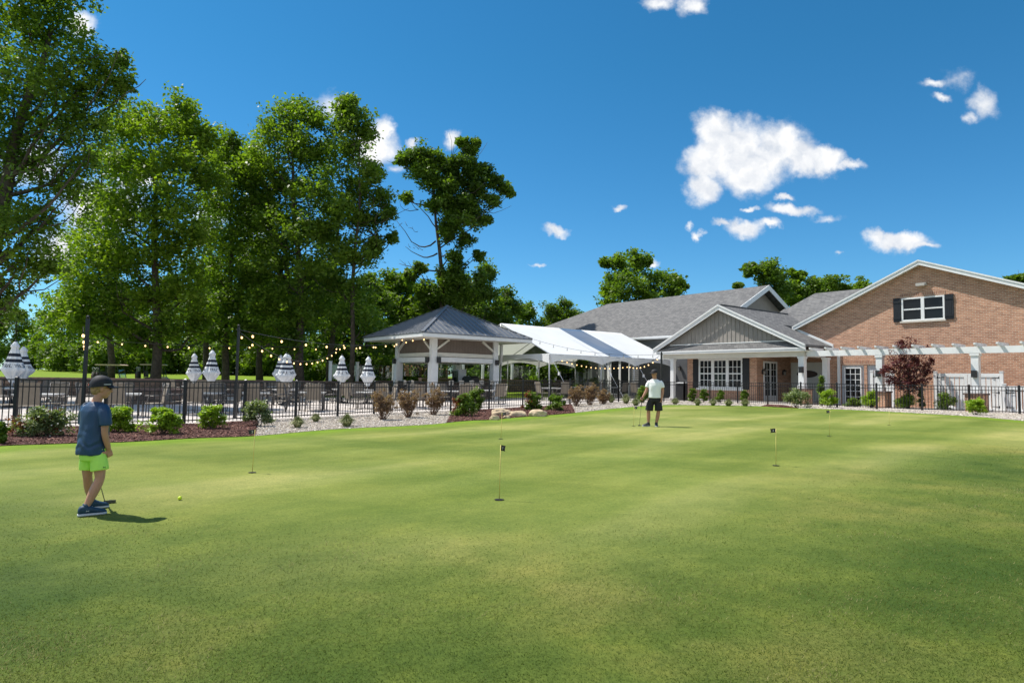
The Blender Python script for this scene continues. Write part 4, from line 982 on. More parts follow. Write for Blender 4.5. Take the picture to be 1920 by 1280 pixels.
tree_px('maple_tree', 'broad bright green tree behind the patio left of the second light pole', 290, 42, .33,
    [(255,222,36),(228,235,30),(305,238,40),(345,205,28),(350,240,34),(385,258,28),(350,300,48),(280,315,46),(225,300,38),(390,335,32),(330,385,46),(262,395,46),(205,385,38),(180,470,46),(240,480,46),(310,465,46),(370,440,36),(150,535,42),(220,560,46),(290,555,46),(350,540,38),(120,590,36),(200,612,34),(320,612,32),(262,630,28),(375,600,32),(150,600,30)],
    M_L3, 46, .23, 5, None, sub=.6)
tree_px('maple_tree', 'slimmer tree between the bright maple and the tall twin topped tree', 421, 47, .28,
    [(432,268,20),(425,310,32),(455,325,28),(410,375,32),(450,395,32),(430,455,38),(400,515,38),(460,520,36),(430,575,38),(390,622,28),(455,625,30)], M_L1, 46, .23, 8, None, sub=.6)
tree_px('tall_tree', 'tall broad deciduous tree with several rounded tops, left of the narrow tall tree', 563, 46, .34,
    [(505,245,24),(532,218,26),(562,208,22),(590,222,26),(545,262,42),(590,285,40),(500,300,36),(472,345,34),(530,350,42),(590,360,42),(500,420,38),(560,428,46),(610,430,30),(520,500,42),(580,510,40),(498,570,38),(560,585,42),(475,632,30),(540,640,26)], M_L1, 46, .22, 9, None, sub=.58)
tree_px('tall_tree', 'second trunk of the tall group just behind the triple umbrellas', 545, 50, .26,
    [(470,300,34),(490,380,36),(520,450,40),(470,470,34),(520,560,40),(600,560,36),(610,500,30),(545,620,30)], M_L2, 40, .24, 10, None, sub=.6)
tree_px('tall_tree', 'narrow tall tree with a bare lower trunk left of the pavilion roof', 655, 45, .2,
    [(655,190,17),(648,205,16),(668,215,20),(640,235,24),(682,250,22),(655,285,34),(697,325,26),(672,350,36),(715,370,20),(640,400,34),(688,412,32),(728,398,15),(735,445,10),(650,470,32),(690,480,24),(630,530,30),(668,545,26),(705,455,14),(640,590,26),(690,600,22)], M_L1, 46, .21, 12, None, sub=.52, dead=[(690,432,724,444)])
tree_px('oak_tree', 'lone tall oak with an open ragged crown rising behind the pavilion roof', 832, 64, .36,
    [(772,296,20),(796,290,19),(820,302,18),(752,300,10),(786,322,18),(812,342,24),(868,266,11),(878,282,12),(893,268,9),(862,302,16),(850,328,22),(872,335,18),(907,322,17),(928,338,16),(945,353,13),(958,362,7),(892,360,24),(922,376,16),(850,378,26),(815,385,16),(762,370,12),(860,415,26),(890,408,22),(912,412,10),(838,440,14),(872,450,16),(852,482,13),(897,480,10),(832,516,15),(768,516,14),(788,506,12),(862,530,20),(903,520,12),(815,545,20),(880,548,24),(848,560,20),(912,548,18),(790,548,16),(848,400,20),(880,385,18),(803,322,17),(835,372,20),(845,350,18),(832,352,18),(795,312,16),(842,312,16),(884,310,16),(900,342,18),(835,425,16),(855,500,16),(842,530,18)],
    M_L2, 50, .27, 14, None, trunk_top=(812, 335), sub=.6, depth=.9, rm=1.04, copies=3, dead=[(817,452,742,412),(820,475,760,462),(826,508,748,494),(811,385,737,364)])
tree_px('round_tree', 'leafy tree standing up behind the left end of the clubhouse roof', 1190, 78, .4,
    [(1134,492,9),(1160,488,14),(1195,482,16),(1212,492,9),(1180,520,30),(1150,528,20),(1140,545,14),(1232,525,22),(1262,528,16),(1278,538,10),(1215,552,30),(1160,560,28),(1256,552,18),(1139,575,12)], M_L1, 44, .34, 15, None, sub=.8)
tree_px('round_tree', 'dark tree directly behind the peak of the clubhouse roof', 1452, 74, .35,
    [(1403,508,11),(1418,502,10),(1442,500,14),(1456,520,19),(1434,522,17),(1464,545,18),(1440,555,20),(1384,535,6)], M_L2, 44, .32, 16, None, sub=.75)
tree_px('round_tree', 'ragged row end tree between clubhouse peak and brick gable', 1500, 78, .35,
    [(1487,510,7),(1503,514,7),(1492,525,9),(1484,540,17),(1502,548,20),(1526,536,16),(1482,563,18),(1518,556,22)], M_L1, 44, .32, 17, None, sub=.7)
tree_px('round_tree', 'small rounded tree just left of the brick gable slope', 1565, 82, .3,
    [(1545,538,13),(1564,531,14),(1584,540,9),(1560,552,18),(1590,555,14)], M_L2, 44, .34, 18, None, sub=.7)
tree_px('round_tree', 'tip of a tree peeping over the brick gable slope', 1615, 84, .3, [(1616,534,11),(1604,548,12),(1628,545,12)], M_L1, 44, .34, 19, None, sub=.7)
tree_px('round_tree', 'tree top just showing above the roof at the far right edge', 1905, 80, .3, [(1896,524,7),(1910,522,8),(1925,526,10),(1905,545,16),(1930,550,20)], M_L2, 44, .34, 20, None, sub=.7)
for (nm_, lb, px, Y, tr, bl, m_, sd_) in (
 ('tall_tree', 'tall filler tree seen in the gap between the huge corner tree and the bright maple', 205, 56, .3, [(215,262,26),(190,300,34),(235,340,34),(180,370,36),(215,420,38),(160,440,36),(230,500,36),(170,520,40),(140,580,36),(200,580,36),(120,500,26)], M_L1, 51),
 ('tall_tree', 'tall tree behind the gap between the bright maple and the slimmer tree', 385, 58, .3, [(405,290,20),(388,340,30),(415,400,32),(385,440,34),(360,500,36),(410,500,32),(385,560,38),(350,600,32)], M_L2, 52),
 ('tall_tree', 'tall tree behind the gap left of the tall broad tree', 487, 57, .3, [(478,285,22),(462,330,26),(485,390,32),(470,430,32),(500,470,34),(455,500,32),(490,540,36),(460,590,36),(510,610,32)], M_L3, 53),
 ('tall_tree', 'tall tree behind the gap left of the narrow tree with bare trunk', 618, 56, .3, [(622,275,22),(612,330,28),(632,390,32),(605,440,32),(640,480,32),(615,540,36),(650,580,34),(690,560,26),(600,610,34),(700,625,28)], M_L1, 54)):
    tree_px(nm_, lb, px, Y, tr, bl, m_, 44, .26, sd_, None, sub=.7, copies=2)
# woodland behind, three kinds of crown copied; each one a tree
def wood_tree(seed, m, R=4.2, H=12, low=.12):
    rs = np.random.default_rng(seed); cs, rr = [], []
    root = empty('woodland_tree', (0, 0, -50), 'x', 'tree')
    for k in range(30):
        t = rs.random(); z = H * (low + (1 - low) * t); w = R * math.sin(math.pi * min(1, .22 + .8 * t)) ** .7; a = rs.random() * 6.283
        q = w * rs.random() ** .4; cs.append((q * math.cos(a), q * math.sin(a), z)); rr.append(rs.uniform(.9, 1.5))
    cs.append((0, 0, H * 1.02)); rr.append(.9)
    V, rnd = leaves(cs, rr, 44, .36, rs, sub=.75); npmesh('crown', V, 4, m, root, rnd)
    f = MB().tube([(0, 0, -.5), (.1, 0, H * .4), (0, .1, H * .9)], [.28, .2, .06], 8)
    for k in range(9): limb(f, (0, 0, H * (.25 + .06 * k)), cs[k], .09, .02, rs)
    f.build('trunk', M_BARK, root, True); return root
protos = [wood_tree(31, M_L1), wood_tree(32, M_L2), wood_tree(33, M_L3, 4.0, 11), wood_tree(34, M_L2, 3.0, 13, .2)]
WOOD = [ # px, Y, top py, kind, label
 (-25, 60, 555, 1, 'dark woodland tree at the left edge beyond the far lawn'), (25, 90, 578, 0, 'distant rounded tree at the left edge under the huge tree'),
 (55, 110, 612, 2, 'distant pale green tree above the leftmost umbrellas'), (110, 75, 560, 2, 'yellow green woodland tree left of the first light pole'), (160, 64, 540, 1, 'dark woodland tree right behind the first light pole'),
 (215, 66, 530, 1, 'dark woodland tree above the golf cart'), (262, 72, 550, 0, 'mid green woodland tree above the gap between the golf carts'), (312, 64, 520, 1, 'dark woodland tree right of the golf carts'),
 (360, 70, 540, 0, 'mid green woodland tree above the pair of umbrellas'), (410, 64, 530, 1, 'dark woodland tree just left of the second light pole'), (470, 68, 500, 0, 'mid green woodland tree right of the second light pole'),
 (520, 63, 520, 1, 'dark woodland tree left of the triple umbrellas'), (580, 66, 500, 1, 'dark woodland tree right of the triple umbrellas'), (635, 62, 530, 0, 'mid green woodland tree above the first windscreen post'),
 (685, 62, 520, 1, 'dark woodland tree above the pavilion roof left corner'), (728, 68, 512, 0, 'rounded woodland tree left of the lone oak trunk'), (765, 70, 528, 2, 'lower yellow green tree beside the lone oak trunk'), (800, 66, 545, 1, 'dark woodland tree directly left of the pavilion roof peak'),
 (862, 70, 520, 1, 'dark woodland tree directly right of the pavilion roof peak'), (905, 74, 500, 3, 'tall dark tree with pointed top right of the lone oak'), (945, 78, 545, 1, 'dark tree above the left end of the tent ridge'),
 (985, 84, 572, 0, 'mid green tree above the tent ridge'), (1030, 84, 574, 3, 'pointed tree left of the clubhouse roof hip'), (1058, 86, 566, 1, 'tallest dark tree next to the clubhouse roof hip'), (1080, 90, 588, 0, 'rounded tree touching the clubhouse roof hip'),
 (1100, 60, 640, 1, 'dark tree seen under the tent roof'), (960, 62, 630, 1, 'dark tree seen below the pavilion eave'), (1020, 64, 625, 0, 'mid green tree seen under the tent near its first pole')]
k0 = {}
for i, (px, Y, ty, kd, lb) in enumerate(WOOD):
    if px < 600: Y = max(Y + 22, 84)
    g = gat(px, Y); zt = at(px, ty, Y).z; H = {0: 12.6, 1: 12.6, 2: 11.6, 3: 13.6}[kd]; s = (zt - g.z) / H
    p = protos[kd]
    if kd not in k0: o = p; k0[kd] = 1
    else: o = copy_tree(p)
    o.location = g; o.rotation_euler = (0, 0, i * 1.7); o.scale = (max(s, .75) * (1.0 if kd != 3 else .9),) * 2 + (s,); tag(o, lb, 'tree', 'woodland trees beyond the patio')
    if i % 2: o.scale.x *= 1.15
def under_bush(seed):
    rs = np.random.default_rng(seed); cs = [(rs.uniform(-2, 2), rs.uniform(-1.2, 1.2), rs.uniform(.3, 2.1)) for _ in range(14)]
    V, rnd = leaves(cs, [.8] * 14, 40, .24, rs, sub=.6); return npmesh('woodland_bush', V, 4, M_L2 if seed % 2 else M_L1, None, rnd)
pb_ = [under_bush(41), under_bush(42)]
UB = [(40, 78), (75, 84), (100, 64), (128, 70), (165, 60), (205, 62), (240, 66), (272, 60), (305, 62), (335, 66), (372, 60), (405, 62), (440, 60), (485, 60), (515, 62), (550, 59), (590, 60), (625, 58), (665, 58), (705, 58), (745, 60), (785, 60), (890, 62), (925, 60), (975, 58), (1010, 60), (1045, 60), (1075, 62)]
near = ['behind the leftmost umbrellas', 'right of the leftmost umbrellas', 'left of the first light pole', 'just behind the first light pole', 'behind the front of the first golf cart', 'behind the first golf cart roof', 'between the golf carts', 'behind the second golf cart', 'right of the second golf cart', 'left of the umbrella pair', 'behind the umbrella pair', 'right of the umbrella pair', 'behind the second light pole', 'right of the second light pole', 'behind the left one of the triple umbrellas', 'behind the right one of the triple umbrellas', 'right of the triple umbrellas', 'behind the first windscreen post', 'behind the bare trunk', 'behind the second windscreen post', 'at the left pavilion post', 'seen through the left half of the bar', 'seen through the right half of the bar', 'at the right pavilion post', 'seen under the tent beside the pavilion', 'seen under the tent left pole', 'seen under the middle of the tent', 'seen under the tent before the clubhouse wall']
u0 = set()
for i, (px, Y) in enumerate(UB):
    if px < 600: Y += 20
    k = i % 2; o = pb_[k] if k not in u0 else copy_tree(pb_[k]); u0.add(k)
    o.location = gat(px, Y); o.rotation_euler = (0, 0, i * 2.3 % .9 - .45); s = (1.15 if px < 600 else .85) + .5 * ((i * 37) % 10) / 10; o.scale = (s, s, s * 1.1)
    tag(o, 'shaded woodland bush beyond the wall, ' + near[i], 'bush', 'woodland bushes beyond the wall')

# ------------------------------------------------------------------ garden shrubs in the bed
M_LIME = leafmat('leaf_lime', (.13, .24, .015), (.42, .56, .06), .4, 4)
M_SAGE = leafmat('leaf_sage', (.085, .13, .045), (.32, .38, .19), .35, 4)
M_SHR = leafmat('leaf_shrub', (.06, .12, .014), (.22, .32, .045), .38, 4)
M_RED = leafmat('leaf_red', (.12, .03, .015), (.33, .12, .05), .3, 4)
M_TWIG = mat('dry_twig', (.20, .125, .085), .9, .3, 20)
M_DRY = leafmat('leaf_dry', (.17, .10, .065), (.40, .27, .18), .3, 4)
M_GRS = rndmat('ornamental_blade', [(0, (.07, .10, .02)), (.5, (.18, .22, .06)), (1, (.42, .40, .2))], .7)
def shrub(label, px, py, w, h, m, size=.055, per=26, group='planted shrubs in the bed', fl=None, shape='round', back=0, m2=None):
    rs = np.random.default_rng(int(px * 7 + py)); p = gnd(px, py) if not back else gat(px, back); s = F / p.y; R = w / s / 2 * 1.1; H = h / s * 1.08
    root = empty('shrub', p, label, 'shrub', group); cs, rr = [], []
    for k in range(26):
        a = rs.random() * 6.283; t = rs.random() ** .7; q = R * rs.uniform(.62, .98) * rs.random() ** .5
        z = H * (.10 + .74 * t)
        if shape == 'cone': q *= max(.12, 1.05 - t)
        else: q *= math.sqrt(max(.1, 1 - (1.2 * t - .28) ** 2))
        cs.append((q * math.cos(a), q * math.sin(a) * .8, z)); rr.append(R * rs.uniform(.16, .36))
    V, rnd = leaves(cs, rr, per, size, rs, sub=R * .26, up=.6)
    V[:, 2] = np.maximum(V[:, 2], .015)
    npmesh('foliage', V, 4, m, root, rnd)
    if m2: 
        cs2 = [(c[0] - R * .35, c[1], min(c[2] + .1 * H, H * .95)) for c in cs[:9]]; V, rnd = leaves(cs2, rr[:9], per * .6, size, rs, sub=R * .25, up=.6); npmesh('red_foliage', V, 4, m2, root, rnd)
    f = MB()
    for c in cs[:9]: limb(f, (rs.uniform(-.05, .05), rs.uniform(-.05, .05), -.03), c, .012, .005, rs, .1, 4)
    f.build('stem', M_BARK, root)
    if fl:
        f = MB()
        for k in range(46): c = cs[rs.integers(0, 26)]; q = Vector(c) + Vector(rs.normal(size=3)) * R * .3; q.z = abs(q.z); f.ell(q, (.018, .018, .012), 5, 3)
        f.build('blossom', mat('white_blossom', (.75, .75, .70), .8), root)
    return root
def tuft(label, px, py, w, h, back=0):
    rs = np.random.default_rng(int(px * 3)); p = gnd(px, py) if not back else gat(px, back); s = F / p.y; R = w / s / 2; H = h / s; n_ = 620; V = []
    a = rs.random(n_) * 6.283; lean = rs.random(n_) ** .7; r0 = R * .25 * rs.random(n_); hh = H * rs.uniform(.7, 1.15, n_) * (1 - .45 * lean)
    bx, by = r0 * np.cos(a), r0 * np.sin(a); d = np.stack([np.cos(a), np.sin(a), np.zeros(n_)], 1); tw = np.stack([-np.sin(a), np.cos(a), np.zeros(n_)], 1) * .006
    B = np.stack([bx, by, np.zeros(n_)], 1); M1 = B + d * (R * .45 * lean)[:, None] + np.array([0, 0, 1]) * (hh * .8)[:, None]; T = B + d * (R * .95 * lean + .01)[:, None] + np.array([0, 0, 1]) * (hh * .85)[:, None]
    T[:, 2] -= lean * H * .2 * (lean > .6)
    V = np.stack([B - tw, B + tw, M1 + tw * .8, M1 + tw * .8, M1 - tw * .8, B - tw], 1).reshape(-1, 3); V2 = np.stack([M1 - tw * .8, M1 + tw * .8, T], 1).reshape(-1, 3)
    V = np.concatenate([V, V2]); V[:, 2] = np.maximum(V[:, 2], .004)
    o = npmesh('ornamental_grass', V, 3, M_GRS, None, np.concatenate([np.repeat(rs.random(n_), 2), rs.random(n_)])); o.location = p
    return tag(o, label, 'grass tuft', 'ornamental grass tufts')
def drybush(label, px, py, w, h):
    rs = np.random.default_rng(int(px * 5)); p = gnd(px, py); s = F / p.y; R = w / s / 2; H = h / s; root = empty('dry_shrub', p, label, 'shrub', 'leafless brown shrubs'); f = MB(); tips = []
    for k in range(27):
        a = rs.random() * 6.283; q = R * rs.random() ** .6; t = Vector((q * math.cos(a), q * math.sin(a), H * rs.uniform(.5, 1)))
        limb(f, (rs.uniform(-.06, .06), rs.uniform(-.06, .06), -.03), t, .011, .004, rs, .08, 4); tips.append(t * .9); tips.append(t * .6)
        for j in range(3): b = t * rs.uniform(.4, .9); e = b + Vector(rs.normal(size=3)) * .1 + Vector((0, 0, .08)); limb(f, b, e, .006, .003, rs, .05, 2); tips.append(e)
    f.build('branches', M_TWIG, root)
    V, rnd = leaves([tuple(t) for t in tips], [.06] * len(tips), 4, .04, rs, sub=.05); V[:, 2] = np.maximum(V[:, 2], .01); npmesh('dry_leaves', V, 4, M_DRY, root, rnd)
shrub('low dark shrub cut off by the left edge of the bed', -4, 832, 34, 42, M_SHR)
shrub('widest grey green shrub with white blossom, left of the boy', 76, 818, 96, 52, M_SAGE, .05, 30, fl=1, m2=M_RED)
shrub('lime green shrub right beside the boy', 222, 810, 58, 48, M_LIME); shrub('lime green shrub, the widest of the lime ones', 303, 814, 62, 50, M_LIME); shrub('lime green shrub left of the second light pole', 397, 804, 50, 44, M_LIME)
shrub('upright grey green shrub just right of the second light pole', 481, 799, 50, 46, M_SAGE)
shrub('red and green shrub in the mulch left of the boulders', 868, 780, 48, 40, M_SHR, m2=M_RED); shrub('taller green shrub against the fence left of the boulders', 893, 771, 36, 44, M_SHR)
shrub('small reddish green shrub behind the boulders', 1000, 769, 34, 30, M_SHR, m2=M_RED); shrub('small fresh green shrub right of the boulders', 1042, 770, 34, 29, M_SHR)
shrub('green shrub just behind the man', 1206, 755, 28, 30, M_SHR)
tuft('pale grass tuft at the edge between mulch and gravel', 558, 802, 38, 26); tuft('smaller pale grass tuft against the fence', 592, 791, 28, 20); tuft('widest pale grass tuft in the gravel', 650, 800, 44, 29)
drybush('leafless brown shrub, leftmost one in the gravel', 717, 787, 44, 58); drybush('leafless brown shrub, middle one in the gravel', 766, 783, 42, 52); drybush('sparse leafless brown shrub left of the mulch island', 812, 778, 44, 54)
drybush('leafless brown shrub left of the tent strap', 1080, 762, 34, 38); drybush('tallest leafless brown shrub in front of the tent', 1106, 760, 30, 40); drybush('low dense leafless brown shrub beside the grass tufts', 1131, 758, 28, 24)
tuft('pale grass tuft beside the low brown shrub', 1146, 755, 22, 18); tuft('pale grass tuft left of the man', 1174, 757, 26, 22); tuft('spreading pale grass tuft by the man', 1192, 761, 26, 18); tuft('green grass tuft right of the man', 1266, 758, 26, 15)
for i, (px, w) in enumerate(((1308, 22), (1337, 22), (1366, 27), (1397, 27))):
    tuft('green grass tuft in front of the clubhouse window, ' + ('leftmost', 'second from left', 'third from left', 'rightmost')[i] + ' of four', px, 761 - (i < 2), w, 16)
for i, px in enumerate((1298, 1320, 1350, 1396)):
    shrub('upright green plant under the clubhouse window, ' + ('leftmost', 'second', 'third', 'rightmost')[i] + ' of four', px, 0, 17, 26, M_SHR, back=38.3 - i * .9)
shrub('grey green spreading shrub before the porch pier', 1496, 764, 48, 36, M_SAGE)
shrub('slim cone shaped conifer beside the porch post', 1541, 0, 24, 60, M_SHR, .05, 34, shape='cone', back=33.6)
shrub('lime green shrub, leftmost of those along the brick wall', 1555, 764, 37, 32, M_LIME); shrub('dim shrub under the glazed door behind the fence', 1601, 0, 26, 15, M_SHR, back=33.2); shrub('lime green shrub left of the red maple', 1633, 765, 37, 30, M_LIME)
shrub('clipped green shrub under the red maple behind the fence', 1702, 0, 40, 26, M_SHR, back=32); shrub('clipped green shrub left of the pergola post behind the fence', 1775, 0, 44, 29, M_SHR, back=31)
shrub('dark narrow upright shrub right of the red maple trunk', 1727, 0, 17, 46, M_L2, .05, 30, shape='cone', back=32.3)
shrub('bright clipped shrub in front of the last brick pier', 1831, 778, 38, 28, M_LIME)
# purple leaved maple
def red_maple():
    p = gat(1703, 32.2); root = empty('red_maple', p, 'small tree with dark purple leaves in front of the brick wall', 'tree'); s = p.y / F; rs = np.random.default_rng(77)
    bl = [(1706,642,13),(1690,655,14),(1718,657,14),(1700,668,18),(1722,675,16),(1682,678,15),(1672,690,12),(1698,692,20),(1730,690,14),(1742,682,7),(1664,700,9),(1686,706,16),(1715,706,18),(1736,704,9),(1700,718,16),(1682,716,10),(1722,718,12),(1662,690,7),(1748,676,4),(1655,697,5),(1710,648,10),(1694,728,12),(1716,726,12),(1735,716,9),(1668,712,9),(1690,643,6),(1742,692,8),(1708,683,18)]
    cs = [tuple(at(x, y, p.y + rs.uniform(-.35, .35)) - p) for x, y, r in bl]
    V, rnd = leaves(cs, [r * s * 1.05 for *_, r in bl], 26, .08, rs, sub=.17); npmesh('crown', V, 4, M_PUR, root, rnd)
    f = MB().tube([(0, 0, -.1), (.02, 0, .7), (0, 0, 1.2)], [.06, .05, .04], 8)
    for c in cs: limb(f, (0, 0, .8 + .25 * (hash(c) % 3)), c, .03, .008, rs, .06)
    f.build('trunk', M_BARK, root, True)
red_maple()
# boulders
M_ROCK = mat('sandstone', (.40, .30, .19), .9, .35, 6, .8, 14, col2=(.62, .50, .35))
def boulder(label, px, py, w, h, seed):
    p = gnd(px, py); s = F / p.y; R = w / s / 2; H = h / s; bm = bmesh.new(); bmesh.ops.create_icosphere(bm, subdivisions=4, radius=1)
    for v in bm.verts:
        q = v.co.copy(); d = 1 + .28 * noise.noise(q * 1.3 + Vector((seed, 0, 0))) + .1 * noise.noise(q * 3.5 + Vector((0, seed, 0)))
        q = Vector([math.copysign(abs(c) ** .75, c) for c in q]) * d; v.co = Vector((q.x * R, q.y * R * .7, q.z * H * .62 + H * .3))
    me = bpy.data.meshes.new('boulder'); bm.to_mesh(me); bm.free(); o = link('boulder', me, M_ROCK, None, True); o.location = p; tag(o, label, 'boulder', 'sandstone boulders in the mulch')
boulder('long flat topped sandstone boulder at the left of the boulder group', 938, 778, 36, 13, 1); boulder('small blocky sandstone boulder at the very front left', 927, 787, 17, 10, 2); boulder('low wide sandstone boulder in the middle of the group', 971, 780, 34, 11, 3); boulder('rounded sandstone boulder at the right of the group', 1008, 780, 32, 13, 4); boulder('small buff stone tucked between the left boulders', 950, 784, 12, 6, 5)
# ------------------------------------------------------------------ patio furniture
def chair_proto():
    r = empty('patio_chair', (0, 0, -50), 'x', 'chair'); f = MB()
    for s in (-1, 1):
        f.tube([(-.24, s * .26, 0), (-.2, s * .26, .22), (-.24, s * .26, .42), (-.34, s * .26, 1.0)], .016, 6)
        f.tube([(.26, s * .26, 0), (.25, s * .26, .4), (.2, s * .28, .63), (-.26, s * .28, .66)], .016, 6)
        f.tube([(.25, s * .26, .4), (-.23, s * .26, .4)], .014, 6)
    f.tube([(-.34, -.26, 1.0), (-.34, .26, 1.0)], .014, 6); f.tube([(.25, -.26, .4), (.25, .26, .4)], .014, 6); f.tube([(-.22, -.26, .16), (-.22, .26, .16)], .012, 6)
    f.build('frame', M_FRAME, r, True)
    MB().slab([(-.25, -.245, .44), (-.25, .245, .44), (-.36, .245, 1.04), (-.36, -.245, 1.04)], (-.012, 0, 0)).build('backrest', M_TAN, r)
    MB().slab([(-.24, -.245, .42), (.25, -.245, .415), (.25, .245, .415), (-.24, .245, .42)], (0, 0, -.014)).build('seat', M_TAN, r)
    return r
def table_proto():
    r = empty('patio_table', (0, 0, -50), 'x', 'table'); f = MB().box(-.5, .5, -.5, .5, .71, .735); f.box(-.47, .47, -.47, .47, .68, .709); f.build('table_top', M_TOP, r)
    for sx in (-1, 1):
        for sy in (-1, 1): MB().tube([(sx * .44, sy * .44, 0), (sx * .42, sy * .42, .68)], .022, 6).build('leg', M_FRAME, r, True)
    return r
def umb_proto():
    r = empty('closed_umbrella', (0, 0, -50), 'x', 'umbrella')
    MB().tube([(0, 0, 0), (0, 0, 2.5)], .022, 8).build('pole', M_ALU, r, True)
    MB().lathe([(.26, .0), (.25, .06), (.06, .1), (.045, .3), (.02, .31)], (0, 0, 0), 14).build('base', M_DARK, r, True)
    prof = [(2.50, .03), (2.46, .07), (2.36, .13), (2.30, .15), (2.26, .115), (2.18, .12), (2.05, .155), (1.93, .185), (1.83, .21), (1.71, .245), (1.6, .28), (1.5, .33), (1.43, .37), (1.3, .29), (1.15, .18), (1.0, .09), (.96, .05)]
    n = 32; vs = []; fs = []; mi = []
    def rad(z, th, r0): return r0 * (1 + .17 * math.cos(8 * th) * min(1, (2.5 - z) * 2)) * (1 + (.10 * math.cos(4 * th + 1)) * (z < 1.6))
    for z, r0 in prof:
        for k in range(n):
            th = 2 * math.pi * k / n; q = rad(z, th, r0); vs.append((q * math.cos(th), q * math.sin(th), z + (.05 * math.cos(4 * th) if z < 1.2 else 0)))
    for i in range(len(prof) - 1):
        for k in range(n):
            fs.append((i * n + k, (i + 1) * n + k, (i + 1) * n + (k + 1) % n, i * n + (k + 1) % n)); z = prof[i][0]
            mi.append(1 if (abs(z - 2.05) < .01 or abs(z - 1.83) < .01) else 0)
    f = MB(); f.v = vs; f.f = fs; f.mi = mi
    cn = f.build('canopy', [M_CANVAS, M_NAVY], r, True)
    MB().ell((0, 0, 2.53), (.035, .035, .05), 8, 6).build('finial', M_DARK, r, True)
    tv, tf = text_verts('TRULY', .21)
    def rz(z):
        for i in range(len(prof) - 1):
            if prof[i][0] >= z >= prof[i + 1][0]: t = (prof[i][0] - z) / (prof[i][0] - prof[i + 1][0]); return prof[i][1] + (prof[i + 1][1] - prof[i][1]) * t
        return .3
    for th0 in (-math.pi / 2 - .1, math.pi / 2 - .1, math.pi - .3, -.2):
        g = MB(); vv = []
        for v in tv:
            z = 1.52 + v.y * .8; R0 = rz(z); th = th0 + v.x * .8 / .33; q = rad(z, th, R0) + .012; vv.append((q * math.cos(th), q * math.sin(th), z))
        g.add(vv, tf); g.build('lettering', M_NAVY, cn)
    return r
CP, TP, UP = chair_proto(), table_proto(), umb_proto()
used = {}
def place(p, loc, rz, label, group, scale=None):
    if p.name not in used: used[p.name] = 1; o = p
    else: o = copy_tree(p)
    o.location = loc; o.rotation_euler = (0, 0, rz)
    if scale: o.scale = (scale,) * 3
    tag(o, label, o['category'], group); return o
TB = [ # px, depth, rotation, description of table, number of chairs
 (18, 24.5, .2, 'under the leftmost umbrella'), (40, 28, .5, 'under umbrella second from left'), (393, 31, .3, 'under the right umbrella of the left pair'), (362, 35, .7, 'under the left umbrella of the left pair'),
 (531, 30.5, .4, 'under the middle one of the three clustered umbrellas'), (540, 34, .2, 'under the right one of the three clustered umbrellas'), (521, 37.5, .6, 'under the left one of the three clustered umbrellas'),
 (640, 34, .3, 'under the umbrella beside the bare tree trunk'), (688, 33.5, .8, 'under the umbrella nearest the pavilion'),
 (70, 18.5, .3, 'by the fence behind the blossoming shrub'), (228, 20.2, .5, 'by the fence behind the boy'), (380, 22.5, .1, 'by the fence behind the third lime shrub'), (478, 24, .4, 'by the fence, right of second light pole'),
 (585, 26, .2, 'by the fence behind the small grass tufts'), (695, 28, .6, 'by the fence behind the leftmost brown shrub'), (772, 30, .3, 'in front of the left pavilion side'), (852, 31.5, .64, 'in front of the bar between pavilion posts'),
 (912, 33, .64, 'in front of the right pavilion post'), (1037, 37.5, .64, 'at the left tent corner'), (1080, 43, .64, 'under the tent behind the brown shrubs'), (1150, 46, .64, 'under the tent near its middle pole'), (1210, 44, .64, 'under the tent behind the man')]
UM = {0: 0, 1: 1, 2: 2, 3: 3, 4: 4, 5: 5, 6: 6, 7: 7, 8: 8}
sides = ['near side', 'right side', 'far side', 'left side']
for i, (px, Y, rz, ds) in enumerate(TB):
    g = gat(px, Y); g.z = gz(g.x, min(g.y, 40)) + .012
    place(TP, g, rz, 'square pale patio table ' + ds, 'patio tables')
    for k in range(4):
        if i in (10,) and k == 0: pass
        a = rz + (-math.pi / 2 + k * math.pi / 2) + .12 * math.sin(i * 3 + k * 2); d = .82 + .08 * math.sin(i * 5 + k * 3)
        p = g + Vector((math.cos(a) * d, math.sin(a) * d, 0)); place(CP, p, a + math.pi + .15 * math.sin(i + k * 4), 'tan sling chair, %s of table %s' % (sides[k], ds), 'tan sling patio chairs', 1.03)
    if i in UM:
        place(UP, g + Vector((0, 0, 0)), [.1, .5, 1.0, -.3, .4, 1.2, .8, .2, .9][i], ['closed white umbrella with two dark stripes, leftmost in the picture', 'closed white umbrella just right of the leftmost one', 'closed white umbrella, right and nearer one of the left pair', 'closed white umbrella, left and farther one of the left pair', 'closed white umbrella in the middle of the cluster of three', 'closed white umbrella at the right of the cluster of three', 'closed white umbrella at the left of the cluster of three', 'closed white umbrella in front of the bare tree trunk', 'closed white umbrella nearest to the pavilion'][i], 'closed umbrellas on the patio', [1, .98, 1.02, 1, .97, 1, 1.03, 1, .98][i]).rotation_euler = (.02 * math.sin(i * 2.2), .02 * math.cos(i * 3.1), [.1, .5, 1.0, -.3, .4, 1.2, .8, .2, .9][i])
